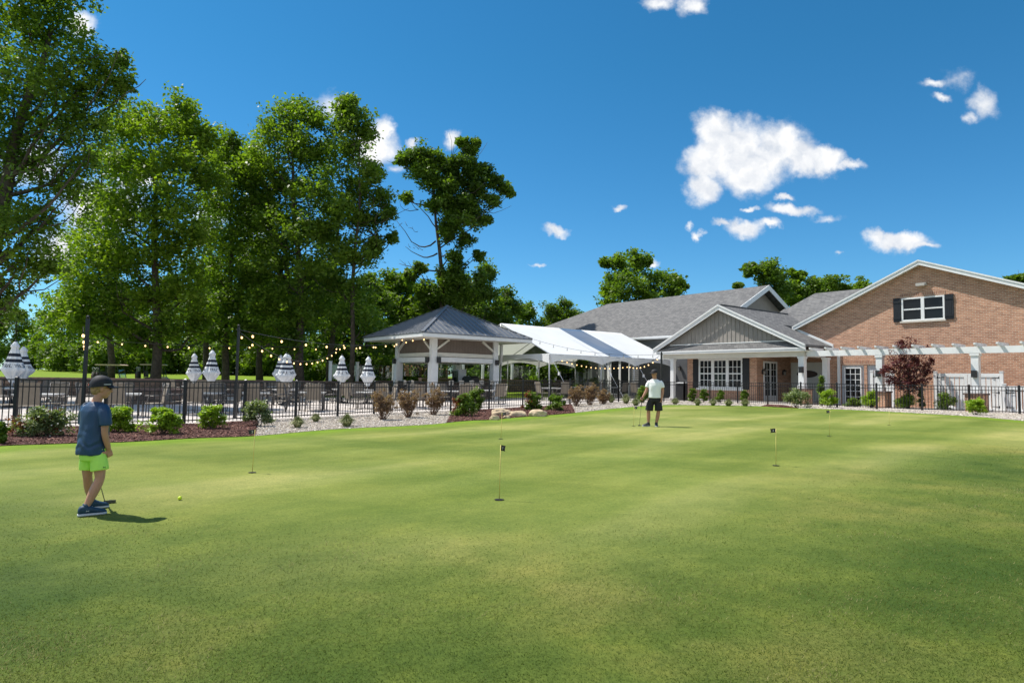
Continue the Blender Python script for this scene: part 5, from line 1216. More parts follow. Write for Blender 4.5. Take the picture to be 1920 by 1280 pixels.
# bar stools
def stool_proto():
    r = empty('bar_stool', (0, 0, -50), 'x', 'stool'); f = MB()
    for s in (-1, 1):
        f.tube([(-.2, s * .2, 0), (-.18, s * .18, .74)], .016, 6); f.tube([(.2, s * .2, 0), (.18, s * .18, .74)], .016, 6); f.tube([(-.19, s * .19, .3), (.19, s * .19, .3)], .012, 6); f.tube([(-.18, s * .19, .74), (-.24, s * .19, 1.1)], .014, 6)
    f.tube([(.19, -.19, .3), (.19, .19, .3)], .012, 6); f.build('frame', M_FRAME, r, True)
    MB().lathe([(.02, .80), (.2, .80), (.23, .77), (.22, .74)], (0, 0, 0), 14).build('seat', M_TAN, r, True)
    g = MB(); vs = []
    for j in range(6):
        for k in range(9):
            a = math.pi + (k - 4) / 4 * .75; z = .95 + .26 * j / 5 + .04 * math.cos((k - 4) / 4 * 1.5) * (j == 5); vs.append((.27 * math.cos(a) + .02 - .04 * j / 5, .27 * math.sin(a), z))
    fs = [(j * 9 + k, j * 9 + k + 1, (j + 1) * 9 + k + 1, (j + 1) * 9 + k) for j in range(5) for k in range(8)]
    g.add(vs, fs); g.build('backrest', mat('stool_mesh', (.5, .46, .40), .7), r, True); return r
SP = stool_proto(); pa = math.atan2(Rv.y, Rv.x)
for i, (da, db, nm) in enumerate(((2.95, -1.5, 'leftmost at the right hand bar front'), (2.95, -.75, 'second at the right hand bar front'), (2.95, 0.0, 'middle of the right hand bar front'), (2.95, .75, 'fourth at the right hand bar front'), (2.95, 1.5, 'rightmost at the right hand bar front'),
                                 (1.3, -2.95, 'right one at the left hand bar front'), (.3, -2.95, 'middle one at the left hand bar front'), (-.9, -2.95, 'left one at the left hand bar front'))):
    q = G(C[0] + da, C[1] + db); q.z = gz(q.x, 38) + .012; face = GA + (math.pi if db > -2 else math.pi / 2)
    place(SP, q, face, 'bar stool with pale curved back, ' + nm, 'bar stools round the pavilion')
# round stone fire pit wall
fp = gat(287, 29.5); r_ = empty('fire_pit', fp, 'round grey stone fire pit seen through the fence right of the boy', 'fire pit')
MB().lathe([(1.15, -.1), (1.15, .62), (.95, .62), (.95, .3)], (0, 0, 0), 36).build('stone_ring', M_STONE, r_); MB().lathe([(1.2, .621), (1.2, .70), (.9, .70), (.9, .622)], (0, 0, 0), 36).build('cap_ring', M_CAP, r_)
# podium
pd = gat(1279, 41); r_ = empty('host_stand', pd, 'black host stand with white top at the end of the fence by the brick bay', 'podium', None, GA)
MB().box(-.24, .24, -.22, .22, -.05, 1.08).build('cabinet', M_BLACK, r_); MB().slab([(-.3, -.28, 1.1), (.3, -.28, 1.1), (.3, .26, 1.16), (-.3, .26, 1.16)], (0, 0, .03)).build('top', M_WHITE, r_)

# ------------------------------------------------------------------ light poles and strings of bulbs
def lpole(px, Y, ytop, lb, w=.05):
    b = gat(px, Y); t = at(px, ytop, Y); o = empty('light_pole', b, lb, 'pole', 'black string light poles'); h = t.z - b.z
    MB().box(-w, w, -w, w, -.1, h).build('post', M_BLACK, o); MB().lathe([(.09, -.02), (.09, .03), (.04, .05)], (0, 0, 0), 8).build('base_plate', M_BLACK, o)
    MB().ell((0, 0, h + .04), (.045, .045, .045), 8, 6).build('finial', M_BLACK, o)
    return t
A_ = lpole(152.5, 16.2, 597, 'thick black light pole behind the boy', .034); B_ = lpole(440, 20.3, 613, 'black light pole between the third lime shrub and the grey green shrub', .032); Cc = lpole(1240, 36.6, 662, 'slim black light pole at the left porch corner behind the man', .05)
def string(lb, p, q, sag_, n_, r=.036, skip=0, hang=.13, m=None):
    p, q = Vector(p), Vector(q); root = empty('string_lights', p, lb, 'string lights', 'strings of warm bulbs'); P = lambda t: p.lerp(q, t) - Vector((0, 0, sag_ * 4 * t * (1 - t))) - p
    MB().tube([P(i / 24) for i in range(25)], .009, 5).build('cable', M_BLACK, root)
    for k in range(n_):
        c = P((k + .5) / n_); b = MB().ell(c - Vector((0, 0, hang)), (r, r, r * 1.15), 8, 6).build('bulb', m or M_WARM, root, True)
        MB().tube([c, c - Vector((0, 0, hang - r * .9))], .013, 5).build('socket', M_BLACK, b)
        b.name = 'bulb'
far1 = at(188, 639, 30); gzL = at(745, 634, 44.5)
far0 = at(-90, 622, 30)
string('string of bulbs running level across the back of the patio left of the second pole', at(160, 634, 31), at(448, 648, 36), .12, 7, .038)
string('string of bulbs continuing from behind the second pole to the pavilion', at(446, 646, 36), at(790, 640, 42), .25, 9, .038)
string('string of bulbs from the second pole top to the pavilion left eave', at(443, 617, 20.3), at(770, 636, 41), .45, 10, .04)
string('sagging string of bulbs from the second pole top towards the back of the patio', at(443, 617, 20.3), at(648, 640, 38), 1.1, 17, .034)
string('string of bulbs dropping behind the first thick pole', at(156, 612, 16.3), at(162, 655, 36), 0.2, 8, .04)
string('string of bulbs on the front of the pavilion', at(745, 632, 41.5), at(806, 630, 38.0), .12, 3, .04)
string('string of bulbs across the tent roof from the pavilion to the porch corner pole', at(1000, 636, 38.6), at(1238, 664, 36.6), .35, 9, .034, m=M_DIM)
string('warm string of bulbs under the front edge of the tent', at(1040, 668, 42.5), at(1180, 684, 46), .35, 16, .036)
string('short string of bulbs rising to the porch corner pole', at(1178, 684, 45), at(1237, 666, 37), .3, 8, .036)

# ------------------------------------------------------------------ golf carts behind the wall
M_CART = mat('cart_body', (.45, .40, .30), .35); M_ROOFC = mat('cart_roof', (.55, .42, .30), .4); M_SEAT = mat('cart_seat', (.05, .045, .04), .6); M_TYRE = mat('tyre', (.02, .02, .02), .8)
def cart(px, Y, rz, lb, bagc):
    p = gat(px, Y); o = empty('golf_cart', p, lb, 'golf cart', 'golf carts beyond the wall', rz)
    f = MB().slab([(-1.15, -.58, .28), (1.15, -.58, .28), (1.2, -.58, .62), (.85, -.58, .86), (.62, -.58, .84), (.55, -.58, .42), (-.05, -.58, .42), (-.1, -.58, .66), (-1.15, -.58, .7)], (0, 1.16, 0)); f.build('body', M_CART, o)
    f = MB()
    for s in (-1, 1): f.tube([(.85, s * .52, .85), (.62, s * .5, 1.8)], .03, 6); f.tube([(-.62, s * .52, .7), (-.68, s * .5, 1.8)], .03, 6)
    f.build('roof_post', M_BLACK, o)
    MB().slab([(-.95, -.6, 1.8), (.85, -.6, 1.8), (.95, -.6, 1.84), (.8, -.6, 1.9), (-.9, -.6, 1.9), (-1.0, -.6, 1.85)], (0, 1.2, 0)).build('roof', M_ROOFC, o)
    MB().box(-.58, .0, -.52, .52, .68, .8).build('seat', M_SEAT, o); MB().slab([(-.50, -.52, .82), (-.58, -.52, 1.32), (-.7, -.52, 1.32), (-.64, -.52, .82)], (0, 1.04, 0)).build('backrest', M_SEAT, o)
    MB().slab([(.83, -.48, .9), (.83, .48, .9), (.7, .48, 1.5), (.7, -.48, 1.5)], (.015, 0, 0)).build('windshield', M_PANE, o)
    ring = [(.45 + .1 * math.cos(t) * .5, .22 + .17 * math.sin(t), 1.02 + .15 * math.cos(t)) for t in np.linspace(0, 2 * math.pi, 13)]; MB().tube(ring, .014, 5).tube([(.45, .22, 1.02), (.68, .22, .8)], .016, 5).build('steering_wheel', M_BLACK, o)
    for sx in (-.8, .85):
        for sy in (-.5, .5):
            w = MB().tube([(sx, sy - .09, .23), (sx, sy + .09, .23)], .23, 14).build('wheel', M_TYRE, o); MB().tube([(sx, sy - .095, .23), (sx, sy + .095, .23)], .12, 10).build('rim', M_WHITE, w)
    for s in (-1, 1):
        q = Vector((-1.12, s * .24, .55)); g = empty('golf_bag', o.matrix_world @ q if 0 else p + Matrix.Rotation(rz, 3, 'Z') @ q, 'dark golf bag with clubs strapped on the back of the ' + bagc + ' cart, ' + ('near side' if s < 0 else 'far side'), 'golf bag', 'golf bags', rz)
        MB().tube([(0, 0, -.1), (-.06, 0, .72)], [.12, .14], 10).build('bag_body', M_SEAT, g, True); MB().tube([(-.16, 0, .15), (-.2, 0, .55)], [.07, .06], 8).build('bag_pocket', mat('bag_red', (.14, .05, .03), .7), g, True)
        h = MB()
        for k in range(6): a = k * 1.05; e = Vector((-.08 + .09 * math.cos(a), .09 * math.sin(a), .98 + .05 * (k % 3))); h.tube([(-.06 + .05 * math.cos(a), .05 * math.sin(a), .7), e], .007, 5); h.ell(e, (.045, .03, .03), 6, 5)
        h.build('clubs', mat('club_head', (.35, .34, .33), .3, metal=.7), g)
cart(207, 50, .12, 'golf cart with tan roof, the left one behind the stone wall', 'left'); cart(287, 54, .3, 'golf cart partly hidden behind tree trunks, right of the first cart', 'right')

# ------------------------------------------------------------------ practice pins on the green
M_PIN = mat('pin_yellow', (.62, .52, .16), .4); M_CUP = mat('cup', (.012, .012, .012), .9); M_FTXT = mat('flag_number', (.75, .75, .75), .6)
def pin(px, py, ytop, side, num, lb, flag=True, wf=1.0):
    b = gnd(px, py); h = at(px, ytop, b.y).z - b.z; o = empty('practice_pin', b, lb, 'flag', 'putting green pins')
    lean = (.004 * px % .02) - .01
    MB().tube([(0, 0, -.02), (lean + .012, 0, h)], .0048, 6).build('pole', M_PIN, o, True)
    MB().lathe([(.054, .0065), (.054, .0075), (.001, .0076)], (0, 0, 0), 20).build('cup', M_CUP, o)
    if flag:
        w, hh = .095 * wf, .062; x0 = lean + .012; f = MB(); N = 8; vs = []
        for i in range(N + 1):
            t = i / N; x = x0 + side * (w * t); y = .012 * math.sin(t * 5); notch = .022 * (i == N)
            for z in (h, h - hh / 2, h - hh): vs.append((x - side * (.028 if (i == N and abs(z - h + hh / 2) < 1e-6) else 0), y, z - .006 * t))
        for th_ in (-.0015, .0015): f.add([(x, y + th_, z) for x, y, z in vs], [(3 * i + j, 3 * i + j + 1, 3 * i + j + 4, 3 * i + j + 3) for i in range(N) for j in (0, 1)])
        fl_ = f.build('flag', M_BLACK, o)
        tv, tf = text_verts(num, .05); cx = x0 + side * w * .42
        for yy, fl2 in ((-.006 + .004, 1), (.02, -1)):
            g = MB().add([(cx + fl2 * v.x, (.012 * math.sin(abs((cx + fl2 * v.x - x0) / w) * 5)) + (-.004 if fl2 > 0 else .004), h - .05 + v.y) for v in tv], tf); g.build('number', M_FTXT, fl_)
    return o
pin(936, 937, 834, 1, '1', 'pin with black flag in the centre foreground of the green', True, .58); pin(473, 886, 805, -1, '3', 'pin with black flag left of centre, in line with the grey green shrub')
pin(1455, 873, 803, -1, '4', 'pin with black flag numbered 4 at the right'); pin(1555, 818, 769, -1, '2', 'pin with black flag on the far right, beneath the lime shrub'); pin(939, 823, 773, 1, '5', 'pin behind the centre one, in front of the boulders')
pin(1188, 799, 762, 1, '6', 'pin beside the man and his putter'); pin(1667, 797, 769, 1, '7', 'thin pin at the far right near the gravel', False); pin(1484, 767, 753, 1, '8', 'short thin pin at the far edge before the porch', False)
b = gnd(337, 937); tag(MB().ell((0, 0, .0215), (.0215, .0215, .0215), 16, 12).build('golf_ball', mat('ball_yellow', (.62, .78, .03), .35), None, True), 'yellow golf ball lying on the green in front of the boy', 'golf ball').location = b
# ------------------------------------------------------------------ people
def loft(mb, rings, n=20, sq=2.0):
    """rings: (centre, half width vector, half depth vector); superellipse sections, capped"""
    vs = []
    for c, ax, ay in rings:
        c, ax, ay = Vector(c), Vector(ax), Vector(ay)
        for k in range(n):
            t = 2 * math.pi * k / n; ct, st = math.cos(t), math.sin(t)
            vs.append(c + ax * math.copysign(abs(ct) ** (2 / sq), ct) + ay * math.copysign(abs(st) ** (2 / sq), st))
    m = len(rings); fs = [(i * n + k, i * n + (k + 1) % n, (i + 1) * n + (k + 1) % n, (i + 1) * n + k) for i in range(m - 1) for k in range(n)]
    fs += [tuple(range(n))[::-1], tuple((m - 1) * n + k for k in range(n))]
    mb.add(vs, fs)
def spl(pts, k=5):
    P = [Vector(p) for p in pts]; out = []
    for i in range(len(P) - 1):
        p0, p1, p2, p3 = P[max(i - 1, 0)], P[i], P[i + 1], P[min(i + 2, len(P) - 1)]
        for j in range(k):
            t = j / k; out.append(.5 * ((2 * p1) + (p2 - p0) * t + (2 * p0 - 5 * p1 + 4 * p2 - p3) * t * t + (3 * p1 - p0 - 3 * p2 + p3) * t ** 3))
    return out + [P[-1]]
def spr(r, k=5):
    return [v.x for v in spl([(x, 0, 0) for x in r], k)]
def limb2(mb, pts, radii, n=14): mb.tube(spl(pts), spr(radii), n)
def hand(mb, wrist, fdir, palm_n, s, thumb_side, curl=.9):
    """palm and five separate fingers curling towards palm_n"""
    fdir = Vector(fdir).normalized(); pn = Vector(palm_n); pn = (pn - fdir * pn.dot(fdir)).normalized(); sd = fdir.cross(pn).normalized() * thumb_side
    w = Vector(wrist); L = .098 * s
    loft(mb, [(w, sd * .025 * s, pn * .02 * s), (w + fdir * L * .4, sd * .038 * s, pn * .017 * s), (w + fdir * L * .8, sd * .042 * s, pn * .015 * s), (w + fdir * L * .98, sd * .037 * s, pn * .011 * s)], 12)
    for i, ln in enumerate((.072, .080, .075, .06)):
        b = w + fdir * L * .86 + sd * (.030 - .0205 * i) * s; p = [b]; a = .25; seg = ln * s / 3
        for k in range(3): a += curl * (.55 + .25 * k); p.append(p[-1] + (fdir * math.cos(a) + pn * math.sin(a)) * seg * (1.15 - .15 * k))
        mb.tube(p, [.0098 * s, .0095 * s, .0088 * s, .0075 * s], 8)
    b = w + fdir * L * .25 + sd * .03 * s; p1 = b + (sd * .6 + fdir * .7 + pn * .3).normalized() * .035 * s; p2 = p1 + (fdir * .8 + pn * .6 + sd * .05).normalized() * .03 * s; p3 = p2 + (fdir * .6 + pn * .8 - sd * .2).normalized() * .022 * s
    mb.tube([b, p1, p2, p3], [.013 * s, .012 * s, .0105 * s, .008 * s], 8)
def head(mb, c, f, up, s):
    """skull, jaw, nose, ears, lips, neck start; c = centre of head; s = head height"""
    f = Vector(f).normalized(); up = Vector(up).normalized(); l = up.cross(f).normalized(); R = Matrix((f, l, up)).transposed(); c = Vector(c)
    def E(o, r): mb.ell(c + R @ (Vector(o) * s), [x * s for x in r], 20, 14, rot=R)
    E((-.05, 0, .10), (.43, .34, .39)); E((.10, 0, -.10), (.30, .275, .34)); E((.17, 0, -.33), (.16, .17, .13))
    E((.02, .14, -.24), (.25, .12, .18)); E((.02, -.14, -.24), (.25, .12, .18)); E((.30, .13, -.10), (.09, .10, .09)); E((.30, -.13, -.10), (.09, .10, .09))
    mb.tube([c + R @ (Vector(p) * s) for p in ((.36, 0, .06), (.42, 0, -.03), (.47, 0, -.115), (.38, 0, -.16))], [.035 * s, .045 * s, .058 * s, .03 * s], 8)
    E((.36, 0, -.235), (.055, .085, .02)); E((.355, 0, -.275), (.05, .07, .022)); E((.36, 0, .09), (.05, .22, .04))
    for sd in (-1, 1): E((-.03, sd * .335, -.06), (.085, .035, .13)); E((-.02, sd * .36, -.02), (.06, .03, .07))
    return R
def shoe(mb, sole, heel, toe, s, up=Vector((0, 0, 1))):
    h, t = Vector(heel), Vector(toe); d = (t - h); L = d.length; d.normalize(); l = up.cross(d)
    rg = []
    for tt, w, hh in ((0, .024, .026), (.06, .032, .038), (.22, .034, .043), (.40, .036, .038), (.6, .042, .027), (.8, .043, .020), (.94, .034, .015), (1, .02, .009)):
        c = h + d * L * tt + up * (hh * s + .018 * s); rg.append((c, l * w * s, up * hh * s))
    loft(mb, rg, 14, 2.3)
    rs_ = []
    for tt, w in ((-.01, .028), (.06, .038), (.25, .041), (.42, .041), (.6, .047), (.8, .049), (.94, .039), (1.01, .022)):
        rs_.append((h + d * L * tt + up * .014 * s, l * w * s, up * .014 * s))
    loft(sole, rs_, 14, 2.6)
def skinmat(name, c):
    m = mat(name, c, .55, .08, 12); m.node_tree.nodes['Principled BSDF'].inputs['Subsurface Weight'].default_value = .15; m.node_tree.nodes['Principled BSDF'].inputs['Subsurface Scale'].default_value = .01; return m
def noisebump(o, amp, sc_):
    for v in o.data.vertices:
        n_ = noise.noise_vector(v.co * sc_); v.co += v.normal * n_.x * amp + v.normal * amp * .6 * noise.noise(v.co * Vector((1, 1, .35)).length * sc_ * 2)

# ---- boy (seen from behind right, head turned to the right)
bo = gnd(171, 962); BY = empty('person', bo, 'boy in navy t-shirt, neon green shorts and black cap watching his putt', 'person')
SK = skinmat('boy_skin', (.50, .26, .17)); LA = Vector((-.68, .73, 0)); FA = Vector((.73, .68, 0))      # left and front axes of the torso
body = MB()
limb2(body, [(.035, -.065, .60), (.05, -.075, .47), (.062, -.085, .345), (.01, -.10, .22), (-.05, -.11, .085), (-.052, -.11, .03)], [.075, .066, .05, .050, .031, .033])
limb2(body, [(-.06, .06, .60), (-.062, .07, .47), (-.055, .09, .345), (-.035, .16, .22), (.0, .22, .085), (.002, .222, .03)], [.075, .064, .048, .048, .030, .032])
loft(body, [((-.01, 0, .56), LA * .12, FA * .10), ((-.02, 0, .72), LA * .125, FA * .105), ((-.02, 0, .9), LA * .13, FA * .10), ((-.03, 0, 1.02), LA * .13, FA * .085), ((-.02, 0, 1.08), LA * .07, FA * .06)], 20)
body.tube([(-.02, 0, 1.04), (-.005, .005, 1.10), (.02, .01, 1.17)], [.058, .05, .05], 14)
limb2(body, [(.07, -.125, 1.02), (.085, -.15, .92), (.085, -.155, .80), (.11, -.125, .70), (.135, -.09, .625)], [.046, .042, .036, .033, .023])
limb2(body, [(-.11, .12, 1.02), (-.12, .2, .92), (-.10, .25, .80), (-.075, .285, .72), (-.055, .30, .66)], [.046, .040, .035, .031, .023])
hand(body, (.135, -.088, .63), (.25, .15, -.95), (-.35, .9, -.1), .80, -1, 1.15); hand(body, (-.055, .30, .665), (.25, .05, -1), (.5, -.6, 0), .80, 1, 1.2)
HC = Vector((.035, .015, 1.225)); hf = Vector((.955, .12, -.09))
RH = head(body, HC, hf, (.08, 0, 1), .225)
sk = remesh(body.build('body', SK, BY), .0065, 3)
def HP(o, s=.225): return HC + RH @ (Vector(o) * s)
hr = MB(); hr.ell(HP((-.10, 0, .10)), (.43 * .225, .365 * .225, .40 * .225), 18, 12, rot=RH); hr.ell(HP((-.24, 0, -.10)), (.24 * .225, .30 * .225, .26 * .225), 16, 10, rot=RH)
for sd in (-1, 1): hr.ell(HP((.05, sd * .31, .12)), (.10 * .225, .06 * .225, .14 * .225), 10, 8, rot=RH)
o = remesh(hr.build('hair', mat('sandy_hair', (.40, .25, .12), .8, .35, 60, .6, 120), BY), .006, 2); noisebump(o, .0035, 90)
# cap, crown and short brim seen from the side and behind
cp = MB(); vs = []; n_ = 28; m_ = 9
for j in range(m_ + 1):
    t = j / m_ * math.pi / 2
    for k in range(n_): a = 2 * math.pi * k / n_; bz = .055 + .10 * math.cos(a); vs.append(HP((-.06 + .525 * math.cos(t) ** .85 * math.cos(a), .43 * math.cos(t) ** .85 * math.sin(a), bz + (.545 - bz) * math.sin(t) ** .9)))
fs = [(j * n_ + k, j * n_ + (k + 1) % n_, (j + 1) * n_ + (k + 1) % n_, (j + 1) * n_ + k) for j in range(m_) for k in range(n_)]
cp.add(vs, fs); cp.ell(HP((-.05, 0, .545)), (.008, .008, .005), 8, 5)
cap = cp.build('cap', mat('black_cap', (.014, .015, .02), .7, .3, 40), BY, True)
br = MB(); N = 12; vs = []
for i in range(N + 1):
    a = -1.15 + 2.3 * i / N
    for rr, zz in ((.43, .16), (.66, .14), (.80 + .02 * math.cos(a), .10)): vs.append(HP((-.05 + rr * math.cos(a) * (1 if rr > .5 else 1.15), rr * .62 * math.sin(a) * (1 if rr > .5 else 1.4), zz - .06 * abs(math.sin(a)))))
br.add(vs, [(3 * i + j, 3 * i + j + 1, 3 * i + j + 4, 3 * i + j + 3) for i in range(N) for j in (0, 1)]); o = br.build('brim', MATS['black_cap'], cap, True)
sm = o.modifiers.new('s', 'SOLIDIFY'); sm.thickness = .004; bake(o)
MB().add([HP((-.60 + .1 * abs(y), y, z)) for y, z in ((-.10, .04), (.10, .04), (.10, .12), (-.10, .12))], [(0, 1, 2, 3)]).build('cap_patch', mat('cap_red', (.45, .08, .05), .7), cap)
st = MB(); st.bar(HP((.34, -.30, .19)), HP((.02, -.445, .16)), .006, .010); st.build('cap_trim', mat('cap_grey', (.45, .45, .46), .6), cap)
# dark sunglasses
sg = MB()
for sd in (-1, 1): sg.ell(HP((.385, sd * .14, .035)), (.012, .022, .017), 12, 8, rot=RH); sg.bar(HP((.38, sd * .24, .05)), HP((-.02, sd * .355, .02)), .003, .006)
sg.bar(HP((.41, -.06, .05)), HP((.41, .06, .05)), .003, .004); sg.build('sunglasses', mat('dark_lens', (.01, .01, .012), .15), BY)
# t-shirt
sh = MB(); X = -.018
loft(sh, [((-.03, -.0, .575), LA * .165, FA * .135), ((-.03, 0, .62), LA * .163, FA * .137), ((-.02, 0, .72), LA * .158, FA * .138), ((-.015, 0, .82), LA * .155, FA * .132), ((-.02, 0, .92), LA * .158, FA * .118), ((-.028, 0, 1.0), LA * .155, FA * .104), ((-.03, 0, 1.045), LA * .13, FA * .085), ((-.02, 0, 1.075), LA * .085, FA * .068), ((-.015, 0, 1.09), LA * .06, FA * .056)], 32, 2.25)
limb2(sh, [(.05, -.095, 1.035), (.075, -.14, .975), (.088, -.158, .91), (.092, -.16, .865)], [.058, .066, .066, .067], 18)
limb2(sh, [(-.09, .085, 1.035), (-.118, .165, .975), (-.125, .21, .91), (-.12, .225, .865)], [.058, .064, .064, .066], 18)
o = remesh(sh.build('t_shirt', mat('navy_jersey', (.018, .055, .125), .5, .12, 9, .15, 60), BY), .007, 5); 
for v in o.data.vertices:
    q = v.co; v.co += v.normal * (.009 * noise.noise(Vector((q.x * 14, q.y * 14, q.z * 7 + 4))) + .006 * math.sin(q.z * 60 + 6 * noise.noise(q * 9)) * sstep((.9 - q.z) / .3) * sstep((q.z - .6) / .08))
# shorts
so = MB()
loft(so, [((-.01, 0, .72), LA * .13, FA * .11), ((-.01, -.0, .64), LA * .148, FA * .122), ((-.01, 0, .56), LA * .155, FA * .128), ((-.01, 0, .52), LA * .145, FA * .12)], 28)
limb2(so, [(.03, -.055, .58), (.048, -.072, .50), (.058, -.08, .425)], [.085, .088, .092], 20); limb2(so, [(-.055, .06, .58), (-.062, .07, .50), (-.06, .08, .425)], [.083, .084, .086], 20)
SHO = mat('neon_green_cloth', (.50, .88, .13), .6, .06, 10); o = remesh(so.build('shorts', SHO, BY), .007, 3)
for v in o.data.vertices: q = v.co; v.co += v.normal * .005 * noise.noise(Vector((q.x * 22, q.y * 22, q.z * 8)))
tv, tf = text_verts('x', .03)
g = MB()   # small dark emblem on the hem: two crossing arcs
for s_ in (-1, 1): g.tube([(.10 + .011 * math.cos(t), -.171 + .03 * (.011 * math.cos(t)), .462 + s_ * .008 + s_ * .008 * -math.sin(t) + 0) for t in np.linspace(.2, 2.94, 8)], .0024, 5)
g.build('emblem', M_DARK, o)
# shoes
def shoes(root, m, lst, k):
    out = []
    for h, t in lst:
        s1 = MB(); s2 = MB(); shoe(s1, s2, h, t, k); o = s1.build('shoe', m, root, True); s2.build('sole', mat('pale_sole', (.50, .52, .54), .6), o, True); out.append(o)
    return out
o = shoes(BY, mat('navy_shoe', (.012, .045, .085), .6, .2, 30), [((-.125, -.125, .0), (.145, -.085, .0)), ((-.06, .205, .0), (.17, .27, .0))], 1.02)[0]
lc = MB()
for k in range(4): x = .005 + .022 * k; lc.tube([(x - .02, -.135, .078 - .009 * k), (x - .02, -.105, .098 - .012 * k), (x - .02, -.075, .078 - .009 * k)], .003, 5)
lc.build('laces', mat('pale_sole', (.5, .52, .54), .6), o)
bm_ = MB()
for s_ in (-1, 1): bm_.tube([(-.035 + .013 * math.cos(t), -.151, .052 + s_ * .007 - s_ * .007 * math.sin(t)) for t in np.linspace(.2, 2.94, 8)], .0022, 5)
bm_.build('emblem', MATS['pale_sole'], o)
# socks
so_ = MB(); so_.tube([(-.052, -.11, .06), (-.05, -.108, .115)], .036, 12); so_.tube([(.002, .222, .06), (-.002, .215, .11)], .034, 12); so_.build('socks', MATS['navy_shoe'], BY, True)
BY.rotation_euler = (0, 0, math.atan2(-bo.x, bo.y)); BY.scale = (.86, 1, 1)
# putter held in the left hand
def putter(name, grip, head_, face, lb, blade=.11, grp=None):
    g, h = Vector(grip), Vector(head_); o = empty(name, h, lb, 'golf club', grp); g = g - h; d = g.normalized(); f = Vector(face).normalized()
    MB().tube([(0, 0, .03), Vector((0, 0, .03)) + (g - Vector((0, 0, .03))) * 1.0], [.0048, .0062], 8).build('shaft', mat('steel_shaft', (.45, .46, .48), .25, metal=.9), o, True)
    MB().tube([g * .72 + Vector((0, 0, .01)), g * 1.08], [.010, .013], 10).build('grip', M_BLACK, o, True)
    hb = MB(); n = Vector((-f.y, f.x, 0)); hb.bar(Vector((0, 0, .018)) - f * .01, Vector((0, 0, .018)) + f * blade, .03, .026); hb.ell(Vector((0, 0, .02)) + f * blade * .5 + n * .022, (.03, .03, .012), 12, 6)
    hb.build('club_head', mat('putter_head', (.08, .08, .085), .3, metal=.6), o); return o
hd_ = gnd(196, 944); gr_ = bo + Matrix.Rotation(math.atan2(-bo.x, bo.y), 3, 'Z') @ Vector((-.04, .305, .60))
putter('putter', gr_, hd_, (.80, .60, 0), "steel putter held in front of the boy, head on the green", .10)

# ---- man facing the camera, putter out at picture left
mo = gnd(1222, 799); MN = empty('person', mo, 'man in white t-shirt, black shorts and cap standing on the far green', 'person')
K = 1.60 / 1.69
def S(p): return Vector(p) * K
SK2 = skinmat('man_skin', (.42, .215, .145)); body = MB()
limb2(body, [S((.0, 0, .88)), S((-.065, -.01, .66)), S((-.095, -.02, .46)), S((-.095, .01, .28)), S((-.10, .02, .09)), S((-.10, .02, .03))], [.085, .078, .052, .055, .034, .036])
limb2(body, [S((.17, 0, .88)), S((.185, -.01, .66)), S((.195, -.02, .46)), S((.17, .01, .28)), S((.135, .02, .09)), S((.135, .015, .03))], [.085, .078, .052, .055, .034, .036])
loft(body, [(S((.085, 0, .84)), (.155, 0, 0), (0, .11, 0)), (S((.085, 0, 1.0)), (.15, 0, 0), (0, .105, 0)), (S((.085, 0, 1.2)), (.17, 0, 0), (0, .11, 0)), (S((.085, .01, 1.34)), (.17, 0, 0), (0, .09, 0)), (S((.09, .01, 1.42)), (.08, 0, 0), (0, .06, 0))], 20)
body.tube([S((.09, .01, 1.38)), S((.08, 0, 1.46)), S((.075, -.01, 1.54))], [.065, .056, .056], 14)
limb2(body, [S((-.085, .0, 1.34)), S((-.125, 0, 1.22)), S((-.155, -.02, 1.10)), S((-.21, -.05, .98)), S((-.27, -.08, .87))], [.056, .050, .042, .038, .027])
limb2(body, [S((.26, .0, 1.34)), S((.30, 0, 1.22)), S((.32, .01, 1.08)), S((.305, -.02, .96)), S((.285, -.05, .84))], [.056, .050, .042, .038, .027])
hand(body, S((-.27, -.08, .875)), (-.35, -.15, -.9), (.2, -.9, 0), .95, 1, 1.2); hand(body, S((.285, -.05, .845)), (-.1, -.1, -1), (-.9, -.2, 0), .95, -1, .7)
HC = S((.07, -.015, 1.60)); RH = head(body, HC, (-.62, -.78, -.08), (0, -.03, 1), .225 * K * 1.02)
remesh(body.build('body', SK2, MN), .008, 3)
hr = MB(); hr.ell(HP((-.10, 0, .12), .23), (.43 * .22, .36 * .22, .36 * .22), 16, 10, rot=RH); hr.ell(HP((-.2, 0, -.08), .22), (.24 * .22, .30 * .22, .24 * .22), 12, 8, rot=RH); hr.build('hair', mat('dark_hair', (.03, .02, .015), .8), MN, True)
ey = MB()
for sd in (-1, 1): ey.ell(HP((.395, sd * .14, .03), .22), (.012, .02, .011), 10, 6, rot=RH)
ey.build('eyes', MATS['dark_lens'], MN)
cp = MB(); vs = []
for j in range(m_ + 1):
    t = j / m_ * math.pi / 2
    for k in range(n_): a = 2 * math.pi * k / n_; vs.append(HP((-.04 + .48 * math.cos(t) * math.cos(a), .405 * math.cos(t) * math.sin(a), .15 + .40 * math.sin(t) ** .9), .225))
cp.add(vs, fs := [(j * n_ + k, j * n_ + (k + 1) % n_, (j + 1) * n_ + (k + 1) % n_, (j + 1) * n_ + k) for j in range(m_) for k in range(n_)])
cap = cp.build('cap', mat('man_cap', (.02, .018, .02), .7), MN, True)
br = MB(); vs = []
for i in range(N + 1):
    a = -1.15 + 2.3 * i / N
    for rr, zz in ((.42, .17), (.68, .155), (.86, .11)): vs.append(HP((-.05 + rr * math.cos(a) * (1 if rr > .5 else 1.15), rr * .60 * math.sin(a) * (1 if rr > .5 else 1.4), zz - .06 * abs(math.sin(a))), .225))
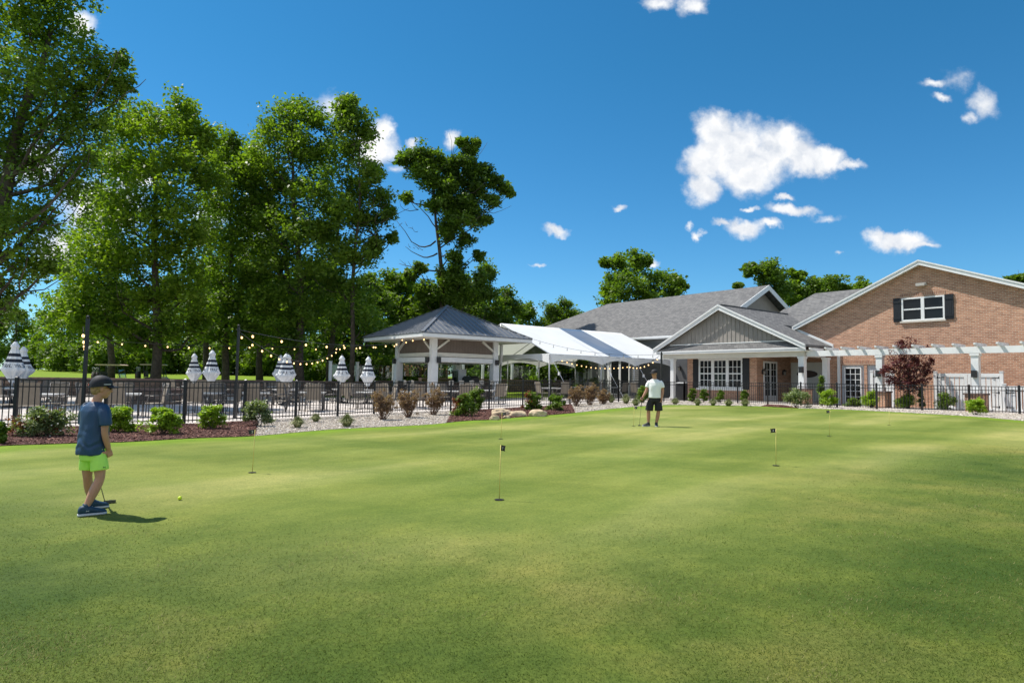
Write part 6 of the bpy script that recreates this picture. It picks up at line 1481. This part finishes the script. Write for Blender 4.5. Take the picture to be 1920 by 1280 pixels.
br.add(vs, [(3 * i + j, 3 * i + j + 1, 3 * i + j + 4, 3 * i + j + 3) for i in range(N) for j in (0, 1)]); o = br.build('brim', MATS['man_cap'], cap, True); sm = o.modifiers.new('s', 'SOLIDIFY'); sm.thickness = .005; bake(o)
sh = MB()
loft(sh, [(S((.085, 0, .86)), (.182, 0, 0), (0, .142, 0)), (S((.085, 0, .95)), (.172, 0, 0), (0, .138, 0)), (S((.085, 0, 1.08)), (.172, 0, 0), (0, .135, 0)), (S((.085, 0, 1.22)), (.19, 0, 0), (0, .13, 0)), (S((.085, 0, 1.32)), (.19, 0, 0), (0, .11, 0)), (S((.085, .01, 1.38)), (.15, 0, 0), (0, .085, 0)), (S((.085, .01, 1.425)), (.085, 0, 0), (0, .07, 0))], 30, 2.3)
limb2(sh, [S((-.05, 0, 1.36)), S((-.10, 0, 1.27)), S((-.13, -.005, 1.17))], [.066, .073, .075], 18); limb2(sh, [S((.225, 0, 1.36)), S((.28, 0, 1.27)), S((.305, .0, 1.17))], [.066, .073, .075], 18)
o = remesh(sh.build('t_shirt', mat('white_jersey', (.82, .84, .86), .6, .04, 8), MN), .009, 4)
for v in o.data.vertices: q = v.co; v.co += v.normal * .009 * noise.noise(Vector((q.x * 9, q.y * 9, q.z * 6)))
so = MB(); loft(so, [(S((.085, 0, .95)), (.155, 0, 0), (0, .118, 0)), (S((.085, 0, .84)), (.178, 0, 0), (0, .135, 0)), (S((.085, 0, .74)), (.18, 0, 0), (0, .13, 0))], 26)
limb2(so, [S((.0, 0, .80)), S((-.055, -.01, .64)), S((-.08, -.01, .475))], [.10, .105, .112], 20); limb2(so, [S((.17, 0, .80)), S((.195, -.01, .64)), S((.205, -.01, .475))], [.10, .105, .112], 20)
remesh(so.build('shorts', mat('black_shorts', (.012, .012, .014), .7), MN), .009, 3)
shoes(MN, mat('grey_shoe', (.05, .05, .055), .6), [(S((-.06, .045, 0)), S((-.27, -.10, 0))), (S((.13, .08, 0)), S((.145, -.19, 0)))], 1.05)
so_ = MB(); so_.tube([S((-.10, .02, .06)), S((-.10, .02, .12))], .042, 12); so_.tube([S((.135, .02, .06)), S((.137, .02, .12))], .042, 12); so_.build('socks', MATS['man_cap'], MN, True)
MN.rotation_euler = (0, 0, math.atan2(-mo.x, mo.y))
hd_ = gnd(1199, 798); putter('putter', mo + Matrix.Rotation(math.atan2(-mo.x, mo.y), 3, 'Z') @ S((-.30, -.10, .79)), hd_, (-.4, -.9, 0), 'steel putter the man holds out at his side, head on the green', .10)
